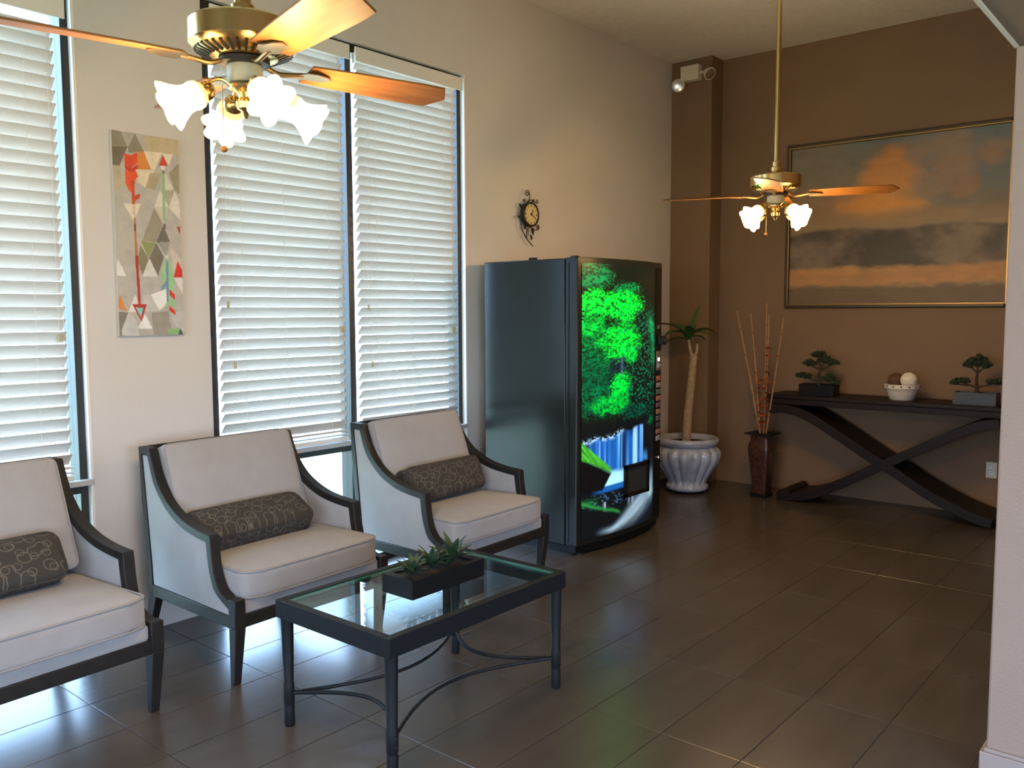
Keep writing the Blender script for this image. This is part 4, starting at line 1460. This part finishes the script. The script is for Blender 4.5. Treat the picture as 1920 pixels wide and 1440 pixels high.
def make_fan(label, x, y, zm, blade0, lamp0, chain):
    """zm = height of the middle of the motor; blades and lamps start at these world angles"""
    e = thing('ceiling_fan', label, 'ceiling fan', (x, y, CH), group='brass ceiling fans with tulip lamps')
    dz = zm - CH

    def L(prof):
        return [(r, z + dz) for r, z in prof]
    MB().lathe([(0.075, 0.0), (0.074, -0.02), (0.05, -0.055), (0.018, -0.07)], 32).build('canopy', 'brass', e, smooth=True)
    MB().tube([(0, 0, -0.06), (0, 0, dz + 0.10)], 0.0135, 14).build('downrod', 'brass', e, smooth=True)
    MB().lathe(L([(0.016, 0.125), (0.022, 0.12), (0.022, 0.095), (0.030, 0.09), (0.030, 0.070), (0.020, 0.062)]), 24).build('rod_coupling', 'brass', e, smooth=True)
    mo = MB().lathe(L([(0.018, 0.066), (0.06, 0.062), (0.115, 0.050), (0.134, 0.044), (0.140, 0.038), (0.140, -0.014), (0.136, -0.019), (0.132, -0.023), (0.120, -0.033), (0.085, -0.046), (0.070, -0.048)]), 64).build('motor_housing', 'brass', e, smooth=True, angle=25)
    m = MB()
    for k in range(36):
        a = 2 * PI * k / 36
        c_, s_ = math.cos(a), math.sin(a)
        t_ = Vector((-s_, c_, 0)) * 0.0042
        pts = []
        for (r, z) in ((0.126, -0.0285), (0.088, -0.0455)):
            for sg in (-1, 1):
                pts.append(Vector((r * c_, r * s_, z + dz - 0.0012)) + t_ * sg * (r / 0.12))
        up = Vector((c_ * 0.5, s_ * 0.5, -0.8)).normalized() * 0.0016
        vs = [p + up for p in pts] + [p - up for p in pts]
        m.add(vs, [(0, 1, 3, 2), (4, 6, 7, 5), (0, 4, 5, 1), (2, 3, 7, 6), (0, 2, 6, 4), (1, 5, 7, 3)])
    m.build('vent_slot', 'dark_metal', mo)
    MB().lathe(L([(0.052, -0.047), (0.066, -0.050), (0.066, -0.062), (0.04, -0.066)]), 32).build('flywheel', 'dark_metal', e, smooth=True)
    MB().lathe(L([(0.044, -0.064), (0.046, -0.068), (0.046, -0.102), (0.040, -0.110), (0.022, -0.113)]), 32).build('switch_housing', 'ivory_aged', e, smooth=True)
    MB().lathe(L([(0.030, -0.112), (0.042, -0.117), (0.042, -0.126), (0.022, -0.136), (0.017, -0.148), (0.026, -0.160), (0.022, -0.176), (0.010, -0.184), (0.006, -0.197), (0.002, -0.202)]), 28).build('light_fitter', 'brass', e, smooth=True)
    # blades
    for k in range(4):
        a = blade0 + k * PI / 2
        pts = cat_rom([(0.055, 0, dz - 0.056), (0.09, 0, dz - 0.070), (0.125, 0, dz - 0.068), (0.165, 0, dz - 0.062)], 4)
        ir = MB()
        ir.tube(pts, [0.007] * len(pts), 8)
        ir.prism([(0.150, -0.012), (0.165, -0.034), (0.195, -0.040), (0.235, -0.022), (0.250, 0.0), (0.235, 0.022), (0.195, 0.040), (0.165, 0.034), (0.150, 0.012)], 'z', dz - 0.0660, dz - 0.0628)
        irn = ir.build('blade_iron', 'brass_dark', e, smooth=True, rot=(0, 0, a))
        out = [(0.175, -0.052), (0.30, -0.060), (0.52, -0.068), (0.595, -0.066), (0.635, 0.0), (0.595, 0.066), (0.52, 0.068), (0.30, 0.060), (0.175, 0.052)]
        bl = MB().prism([(px_ - 0.175, py_) for px_, py_ in out], 'z', -0.003, 0.003).build('blade', 'blade', e, bevel=0.0015)
        bl.rotation_euler = (math.radians(-11), 0, a)
        bl.location = (0.175 * math.cos(a), 0.175 * math.sin(a), dz - 0.058)
    # lamps
    tilt = math.radians(118)
    for k in range(4):
        a = lamp0 + k * PI / 2
        c_, s_ = math.cos(a), math.sin(a)
        arm = cat_rom([(0.030, 0, dz - 0.128), (0.060, 0, dz - 0.108), (0.090, 0, dz - 0.116), (0.109, 0, dz - 0.142)], 5)
        MB().tube(arm, 0.0050, 8).build('lamp_arm', 'brass', e, smooth=True, rot=(0, 0, a))
        prof = [(r_ * 0.88, z_ * 0.88) for r_, z_ in ((0.020, 0.0), (0.030, 0.008), (0.040, 0.022), (0.042, 0.038), (0.038, 0.052), (0.040, 0.070), (0.049, 0.092), (0.058, 0.108), (0.063, 0.120))]
        amp = [0, 0, 0, 0.0004, 0.001, 0.002, 0.005, 0.008, 0.010]
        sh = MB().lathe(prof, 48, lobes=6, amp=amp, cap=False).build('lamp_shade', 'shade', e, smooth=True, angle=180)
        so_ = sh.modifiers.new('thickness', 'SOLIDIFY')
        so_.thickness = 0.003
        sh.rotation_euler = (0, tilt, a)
        base = Vector((0.104 * c_, 0.104 * s_, dz - 0.144))
        sh.location = base
        ax = Vector((math.sin(tilt) * c_, math.sin(tilt) * s_, math.cos(tilt)))
        MB().lathe([(0.012, -0.022), (0.022, -0.014), (0.027, 0.0), (0.027, 0.012), (0.024, 0.014)], 20).build('shade_holder', 'brass', e, smooth=True, loc=base, rot=(0, tilt, a))
        MB().lathe([(0.012, 0.012), (0.014, 0.03), (0.023, 0.048), (0.025, 0.060), (0.020, 0.076), (0.006, 0.084)], 16).build('bulb', 'bulb', e, smooth=True, loc=base, rot=(0, tilt, a))
        l = bpy.data.lights.new('fan_lamp', 'POINT')
        l.energy = BULB
        l.color = (1.0, 0.63, 0.25)
        l.shadow_soft_size = 0.035
        lo = bpy.data.objects.new('fan_lamp', l)
        COL.objects.link(lo)
        lo.parent = e
        lo.location = base + ax * 0.135
    cx_, cy_, cz_ = chain
    ch = MB().tube([(cx_, cy_, dz - 0.10), (cx_, cy_, cz_ - CH)], 0.0012, 5).build('pull_chain', 'brass_dark', e)
    MB().ball((cx_, cy_, cz_ - CH - 0.010), 0.010, 12, 8, (1, 1, 0.9)).build('chain_fob', 'blade', ch, smooth=True)
    return e


rz_cam = math.atan2(rgt.y, rgt.x)
make_fan('brass ceiling fan with four tulip lamps hanging above the glass coffee table', 1.837, 1.344, 2.217, rz_cam + math.radians(38), rz_cam + math.radians(35), (-0.085, -0.015, 1.955))
make_fan('brass ceiling fan with four tulip lamps hanging before the landscape painting', 1.870, 4.697, 2.206, rz_cam + math.radians(-21), rz_cam + math.radians(28), (-0.02, -0.075, 1.935))

# ------------------------------------------------------------------ pictures
# arrow canvas on the window wall; polygons in its own sheet units (562 x 1440 sheet)
POLY = [
    ((176, 169, 160), [(0, 0), (562, 0), (562, 1440), (0, 1440)]),
    ((140, 132, 112), [(30, 40), (118, 64), (158, 160), (40, 160)]),
    ((168, 162, 150), [(118, 64), (205, 74), (158, 165)]),
    ((136, 128, 110), [(205, 74), (262, 190), (165, 200), (160, 165)]),
    ((112, 102, 84), [(40, 158), (158, 160), (108, 282), (40, 278)]),
    ((188, 170, 140), [(262, 90), (500, 110), (500, 215), (280, 190)]),
    ((206, 130, 64), [(225, 195), (262, 190), (306, 306), (215, 308)]),
    ((222, 205, 180), [(262, 188), (382, 200), (330, 310), (306, 306)]),
    ((224, 212, 192), [(385, 205), (452, 210), (425, 282)]),
    ((176, 164, 140), [(60, 282), (110, 282), (140, 420), (70, 440)]),
    ((214, 198, 172), [(205, 305), (330, 312), (268, 425), (215, 390)]),
    ((168, 152, 124), [(300, 330), (380, 330), (330, 440), (268, 425)]),
    ((150, 140, 118), [(425, 330), (500, 260), (500, 470), (460, 440)]),
    ((206, 196, 180), [(400, 330), (460, 440), (378, 440)]),
    ((210, 200, 186), [(365, 440), (420, 550), (325, 550)]),
    ((172, 160, 140), [(378, 442), (460, 446), (420, 550)]),
    ((214, 204, 190), [(462, 450), (498, 520), (498, 640), (420, 555)]),
    ((196, 184, 164), [(325, 552), (420, 552), (385, 660)]),
    ((218, 204, 184), [(128, 528), (240, 530), (190, 640)]),
    ((150, 140, 122), [(325, 556), (380, 665), (330, 780), (240, 780)]),
    ((112, 104, 94), [(382, 668), (428, 782), (334, 782)]),
    ((150, 144, 134), [(338, 784), (424, 784), (402, 870)]),
    ((138, 142, 96), [(238, 780), (330, 784), (284, 885)]),
    ((118, 110, 96), [(334, 784), (385, 880), (345, 1005), (286, 885)]),
    ((136, 128, 104), [(230, 800), (286, 890), (242, 1002), (215, 900)]),
    ((206, 202, 196), [(290, 888), (345, 1010), (242, 1008)]),
    ((176, 170, 162), [(90, 1004), (215, 1004), (215, 1130), (90, 1130)]),
    ((220, 216, 210), [(88, 888), (140, 1002), (70, 1002)]),
    ((196, 182, 172), [(425, 800), (505, 900), (505, 1120), (450, 1010)]),
    ((160, 86, 60), [(472, 678), (500, 680), (495, 738)]),
    ((206, 56, 40), [(478, 906), (508, 968), (508, 1016), (450, 1014)]),
    ((214, 206, 200), [(450, 1018), (510, 1018), (512, 1130)]),
    ((206, 134, 74), [(98, 1122), (142, 1236), (80, 1216)]),
    ((218, 212, 206), [(195, 1125), (240, 1240), (150, 1240)]),
    ((226, 222, 218), [(294, 1128), (404, 1090), (404, 1190), (350, 1232)]),
    ((192, 186, 180), [(240, 1130), (294, 1130), (345, 1240), (255, 1240)]),
    ((128, 122, 108), [(82, 1240), (150, 1244), (108, 1360), (122, 1400), (85, 1400)]),
    ((190, 186, 182), [(150, 1246), (205, 1300), (215, 1398), (108, 1398), (108, 1360)]),
    ((226, 222, 218), [(258, 1256), (304, 1355), (206, 1352)]),
    ((152, 144, 132), [(300, 1246), (410, 1240), (440, 1400), (310, 1398)]),
    ((186, 182, 178), [(420, 1245), (520, 1240), (520, 1390), (455, 1330)]),
    ((140, 176, 120), [(405, 1356), (488, 1354), (474, 1396), (412, 1394)]),
    ((74, 90, 74), [(492, 1352), (512, 1394), (476, 1396)]),
    # left arrow: red feathers, shaft, tip
    ((214, 78, 48), [(136, 200), (176, 216), (220, 196), (220, 262), (178, 300), (138, 270)]),
    ((196, 64, 42), [(138, 272), (180, 300), (222, 270), (222, 300), (180, 330), (142, 306)]),
    ((220, 88, 50), [(140, 308), (180, 330), (206, 312), (224, 352), (200, 380), (200, 420), (140, 396)]),
    ((212, 92, 56), [(142, 395), (200, 420), (196, 470), (160, 440)]),
    ((196, 74, 50), [(178, 380), (200, 380), (200, 532), (182, 532)]),
    ((200, 72, 48), [(198, 480), (234, 462), (230, 492), (198, 516)]),
    ((206, 180, 150), [(184, 534), (201, 534), (203, 622), (190, 622)]),
    ((176, 112, 74), [(190, 622), (203, 622), (214, 870), (198, 870)]),
    ((130, 76, 54), [(192, 662), (206, 662), (208, 708), (195, 708)]),
    ((168, 60, 52), [(197, 870), (217, 870), (230, 1192), (214, 1192)]),
    ((176, 56, 46), [(174, 1190), (268, 1192), (234, 1306)]),
    ((126, 196, 196), [(198, 1212), (246, 1214), (230, 1276)]),
    # right arrow
    ((206, 74, 54), [(384, 214), (420, 284), (358, 284)]),
    ((220, 216, 208), [(366, 284), (398, 284), (396, 310), (376, 310)]),
    ((120, 116, 104), [(378, 316), (394, 316), (394, 338), (378, 338)]),
    ((140, 176, 134), [(378, 336), (396, 336), (400, 640), (384, 640)]),
    ((116, 112, 108), [(380, 664), (402, 660), (400, 700), (384, 690)]),
    ((206, 202, 192), [(392, 870), (414, 870), (424, 920), (396, 920)]),
    ((150, 190, 140), [(398, 890), (414, 890), (440, 960), (462, 1080), (440, 1060), (460, 1180), (455, 1225), (414, 1190), (360, 1245), (400, 1180), (400, 1090), (362, 1100), (378, 1040), (358, 1010), (384, 930)]),
    ((112, 136, 168), [(400, 905), (415, 905), (414, 1175), (400, 1175)]),
    ((120, 140, 176), [(404, 1030), (366, 1080), (368, 1106), (404, 1070)]),
    ((206, 62, 48), [(418, 1092), (456, 1130), (458, 1168), (418, 1130)]),
    ((206, 62, 48), [(418, 1202), (456, 1236), (462, 1268), (418, 1236)]),
]


def inside(poly, x, y):
    r = np.zeros(x.shape, bool)
    n = len(poly)
    for i in range(n):
        (x0, y0), (x1, y1) = poly[i], poly[(i + 1) % n]
        c = ((y0 > y) != (y1 > y)) & (x < (x1 - x0) * (y - y0) / ((y1 - y0) if y1 != y0 else 1e-9) + x0)
        r ^= c
    return r


def arrows(u, t):
    tl, tr2, br_, bl_ = (58, 50), (488, 118), (521, 1397), (94, 1402)
    x = (tl[0] * (1 - u) + tr2[0] * u) * (1 - t) + (bl_[0] * (1 - u) + br_[0] * u) * t
    y = (tl[1] * (1 - u) + tr2[1] * u) * (1 - t) + (bl_[1] * (1 - u) + br_[1] * u) * t
    c = np.zeros(u.shape + (3,))
    for col, poly in POLY:
        c[inside(poly, x, y)] = lin(col)
    c *= (0.86 + 0.28 * fbm(u * 12, t * 36, 4, 77))[..., None]
    return c


AY0, AY1, AZ0, AZ1 = 1.842, 2.158, 1.397, 2.312
e = thing('arrow_canvas', 'tall narrow canvas print of two arrows over triangles, between the windows', 'picture', (0.0, (AY0 + AY1) / 2, AZ0))
ha = (AY1 - AY0) / 2
MB().box(0.0005, 0.026, -ha, ha, 0, AZ1 - AZ0).build('stretcher', 'canvas_edge', e, bevel=0.002)
print_grid('print', 130, 390, lambda u, t: (0.0272, -ha + 0.001 + (2 * ha - 0.002) * u, (AZ1 - AZ0 - 0.001) * (1 - t) + 0.0005), arrows, print_material('canvas_print', 0.75), e)


def landscape(u, t):
    n1 = fbm(u * 6, t * 6, 5, 101)
    n2 = fbm(u * 16, t * 30, 4, 107)
    n3 = fbm(u * 3.2, t * 5, 4, 111)
    c = np.zeros(u.shape + (3,)) + np.array((0.105, 0.090, 0.062))
    c = blend(c, (0.075, 0.090, 0.095), sm(0.45, 1.0, u + (0.35 - t) * 0.9 + (n1 - 0.5) * 0.5) * (1 - sm(0.25, 0.45, t)) * 0.9)
    cl_ = sm(0.46, 0.66, n3 * 0.75 + n1 * 0.25 + 0.12 * np.exp(-((u - 0.42) / 0.22) ** 2)) * (1 - sm(0.42, 0.56, t)) * sm(0.02, 0.16, t + 0.2 * u - 0.05)
    c = blend(c, (0.22, 0.110, 0.040), cl_ * 0.45)
    for (cu, ct, ru, rt, cc, st_) in ((0.50, 0.24, 0.17, 0.22, (0.30, 0.125, 0.030), 0.85), (0.44, 0.40, 0.24, 0.09, (0.36, 0.150, 0.030), 0.85), (0.76, 0.22, 0.12, 0.16, (0.17, 0.095, 0.045), 0.7), (0.93, 0.16, 0.07, 0.07, (0.17, 0.095, 0.045), 0.6)):
        d_ = ((u - cu) / ru) ** 2 + ((t - ct) / rt) ** 2 + (n1 - 0.5) * 2.4 + (n3 - 0.5) * 1.2
        c = blend(c, cc, (1 - sm(0.35, 1.2, d_)) * st_)
    k = np.exp(-(((u - 0.44) / 0.16) ** 2 + ((t - 0.38) / 0.10) ** 2)) * (0.5 + n1)
    c = blend(c, (0.40, 0.17, 0.035), np.clip(k, 0, 1) * 0.7)
    c = blend(c, (0.20, 0.120, 0.055), sm(0.40, 0.47, t) * 0.6)
    hill = 0.53 + 0.04 * (fbm(u * 7, u * 0, 3, 121) - 0.5) - 0.02 * np.exp(-((u - 0.3) / 0.15) ** 2)
    k = sm(0, 0.03, t - hill) * (1 - sm(0.755, 0.79, t + (n2 - 0.5) * 0.04))
    c = c * (1 - k[..., None]) + (np.array((0.038, 0.030, 0.020)) + np.array((0.085, 0.055, 0.035)) * sm(0.45, 0.8, n1)[..., None]) * k[..., None]
    k = sm(0.76, 0.79, t + (n2 - 0.5) * 0.03) * (1 - sm(0.87, 0.90, t + (n2 - 0.5) * 0.05))
    c = blend(c, (0.27, 0.125, 0.040), k * (0.6 + 0.4 * n2))
    k = sm(0.875, 0.91, t + (n2 - 0.5) * 0.05)
    c = blend(c, (0.085, 0.055, 0.030), k)
    return c * (1.45 + 0.5 * n2)[..., None]


# framed landscape on the back wall
FX0, FX1, FZ0, FZ1 = 0.985, 2.640, 1.522, 2.842
e = thing('landscape_painting', 'large gold framed landscape painting of a dusky field above the console', 'painting', ((FX0 + FX1) / 2, YB, FZ0))
hf, hzf, fw = (FX1 - FX0) / 2, FZ1 - FZ0, 0.034
for (a, b, c_, d) in ((-hf, -hf + fw, 0, hzf), (hf - fw, hf, 0, hzf), (-hf + fw, hf - fw, 0, fw), (-hf + fw, hf - fw, hzf - fw, hzf)):
    MB().box(a, b, -0.040, -0.0005, c_, d).build('frame_moulding', 'gold_frame', e, bevel=0.006)
f2 = fw - 0.011
for (a, b, c_, d) in ((-hf + f2, -hf + fw, f2, hzf - f2), (hf - fw, hf - f2, f2, hzf - f2), (-hf + fw, hf - fw, f2, fw), (-hf + fw, hf - fw, hzf - fw, hzf - f2)):
    MB().box(a, b, -0.046, -0.040, c_, d).build('gold_fillet', 'gold_fillet', e, bevel=0.002)
MB().box(-hf + fw, hf - fw, -0.014, -0.0005, fw, hzf - fw).build('backing', 'canvas_edge', e)
print_grid('canvas', 200, 160, lambda u, t: (-hf + fw + (2 * hf - 2 * fw) * u, -0.016, hzf - fw - (hzf - 2 * fw) * t), landscape, print_material('landscape_print', 0.55), e)

# ------------------------------------------------------------------ clock
CYK, CZK = 4.770, 2.180
e = thing('wall_clock', 'small round clock in black scrolled iron on the beige wall', 'clock', (0, CYK, CZK))
RC = 0.086
rotx = (0, PI / 2, 0)
MB().lathe([(RC * 0.92, 0.022), (RC, 0.030), (RC * 1.02, 0.052), (RC, 0.062), (RC * 0.90, 0.066), (RC * 0.84, 0.060), (RC * 0.84, 0.040)], 40).build('case', 'dark_metal', e, smooth=True, rot=rotx, angle=30)
MB().lathe([(RC * 0.845, 0.0555), (RC * 0.845, 0.058)], 40).build('dial', 'clock_face', e, rot=rotx)
for k in range(12):
    a = 2 * PI * k / 12
    MB().box(0.0, 0.0012, -0.0022 - (0.0018 if k % 3 == 0 else 0), 0.0022 + (0.0018 if k % 3 == 0 else 0), RC * 0.62, RC * 0.78).build('hour_mark', 'dark_metal', e, loc=(0.058, 0, 0), rot=(a, 0, 0))
for (a, L_, w_) in ((-0.55, 0.040, 0.004), (-2.1, 0.058, 0.003)):
    MB().prism([(-w_, -0.010), (w_, -0.010), (w_ * 0.8, L_ * 0.8), (0, L_), (-w_ * 0.8, L_ * 0.8)], 'x', 0.0602, 0.0614).build('hand', 'dark_metal', e, rot=(a, 0, 0))
MB().lathe([(0.006, 0.058), (0.006, 0.063), (0.003, 0.065)], 12).build('hub', 'dark_metal', e, smooth=True, rot=rotx)


def spiral(c, r0, r1, a0, turns, n=26):
    pts = []
    for k in range(n + 1):
        t = k / n
        r = r0 + (r1 - r0) * t
        a = a0 + turns * 2 * PI * t
        pts.append((0.044, c[0] + r * math.cos(a), c[1] + r * math.sin(a)))
    return pts


def scroll(path, r=0.0035):
    MB().tube(path, r, 6).build('scroll', 'dark_metal', e, smooth=True)


# top scroll
scroll(cat_rom([(0.044, -0.02, 0.084), (0.044, -0.006, 0.10), (0.044, 0.002, 0.128), (0.044, -0.008, 0.158)], 5) + spiral((-0.024, 0.142), 0.024, 0.006, 0.6, 1.3))
scroll(cat_rom([(0.044, -0.03, 0.083), (0.044, 0.0, 0.100), (0.044, 0.04, 0.098), (0.044, 0.075, 0.085)], 5) + spiral((0.082, 0.098), 0.015, 0.005, -1.9, 1.0), 0.003)
scroll(spiral((-0.062, 0.092), 0.012, 0.005, -1.0, 1.1), 0.003)
# bottom right scroll
scroll(cat_rom([(0.044, 0.0, -0.087), (0.044, 0.035, -0.096), (0.044, 0.075, -0.105), (0.044, 0.096, -0.095)], 5) + spiral((0.086, -0.082), 0.019, 0.005, -0.7, 1.3))
# trailing stem along the left and below
scroll(cat_rom([(0.044, -0.082, 0.03), (0.044, -0.098, -0.04), (0.044, -0.088, -0.10), (0.044, -0.05, -0.155), (0.044, 0.0, -0.195), (0.044, 0.035, -0.218)], 5))
scroll(cat_rom([(0.044, -0.035, -0.165), (0.044, -0.035, -0.12), (0.044, -0.02, -0.095), (0.044, 0.005, -0.087)], 5), 0.003)
for (yl, zl, a, L_) in ((-0.060, -0.105, 1.2, 0.035), (0.020, -0.175, 1.8, 0.040), (0.018, -0.095, -1.1, 0.055), (0.030, 0.093, 0.6, 0.030), (-0.095, 0.04, 2.2, 0.035), (-0.105, -0.03, 2.8, 0.03)):
    o = leaf_pts(L_, L_ * 0.28, 0.1, 0.5, n=5).build('iron_leaf', 'dark_metal', e, smooth=True)
    o.matrix_local = Matrix.Translation((0.044, yl, zl)) @ Matrix(((0, 0, 1, 0), (1, 0, 0, 0), (0, 1, 0, 0), (0, 0, 0, 1))) @ Matrix.Rotation(a, 4, 'Z')
MB().box(0.0005, 0.024, -0.02, 0.02, 0.02, 0.05).build('wall_bracket', 'dark_metal', e)

# ------------------------------------------------------------------ emergency light on the pilaster
e = thing('emergency_light', 'beige twin-head emergency light high on the brown pilaster', 'light fixture', (0.208, 6.80, 3.455))
MB().box(-0.085, 0.085, -0.075, -0.0005, 0.0, 0.125).build('housing', 'ivory', e, bevel=0.006)
for (hx_, hz_, rzz, rxx) in ((-0.118, -0.022, -0.55, 0.22), (0.150, 0.052, -2.2, 0.75)):
    MB().tube([(math.copysign(0.06, hx_), -0.04, 0.06 if hx_ > 0 else 0.02), (hx_ * 0.93, -0.045, hz_)], 0.012, 8).build('swivel_arm', 'ivory', e, smooth=True)
    hd_ = MB().lathe([(0.018, 0.0), (0.034, 0.012), (0.050, 0.045), (0.054, 0.060), (0.050, 0.062)], 28).build('lamp_head', 'ivory', e, smooth=True)
    dirv = Vector((-math.sin(rzz) if rzz > -1 else 1.0, -1 if rzz > -1 else -0.45, -rxx)).normalized()
    hd_.rotation_euler = dirv.to_track_quat('Z', 'Y').to_euler()
    hd_.location = Vector((hx_, -0.045, hz_)) - dirv * 0.01
    MB().lathe([(0.049, 0.061), (0.030, 0.066), (0.002, 0.068)], 28).build('lens', 'chrome', hd_, smooth=True)

# ------------------------------------------------------------------ wall outlet
e = thing('wall_outlet', 'ivory double wall outlet low behind the console table', 'outlet', (2.562, YB, 0.338))
MB().box(-0.036, 0.036, -0.006, -0.0004, -0.058, 0.058).build('plate', 'ivory', e, bevel=0.002)
for s in (-1, 1):
    r_ = MB().prism([(0.017 * math.cos(2 * PI * k / 20), 0.020 * s + 0.0145 * math.sin(2 * PI * k / 20)) for k in range(20)], 'y', -0.009, -0.006).build('receptacle', 'white_plastic', e)
    MB().box(-0.0075, -0.0050, -0.0096, -0.009, 0.020 * s - 0.002, 0.020 * s + 0.007).box(0.0050, 0.0075, -0.0096, -0.009, 0.020 * s - 0.002, 0.020 * s + 0.007).build('slot', 'dark_metal', r_)
MB().ball((0, -0.006, 0), 0.003, 8, 6).build('screw', 'chrome', e)
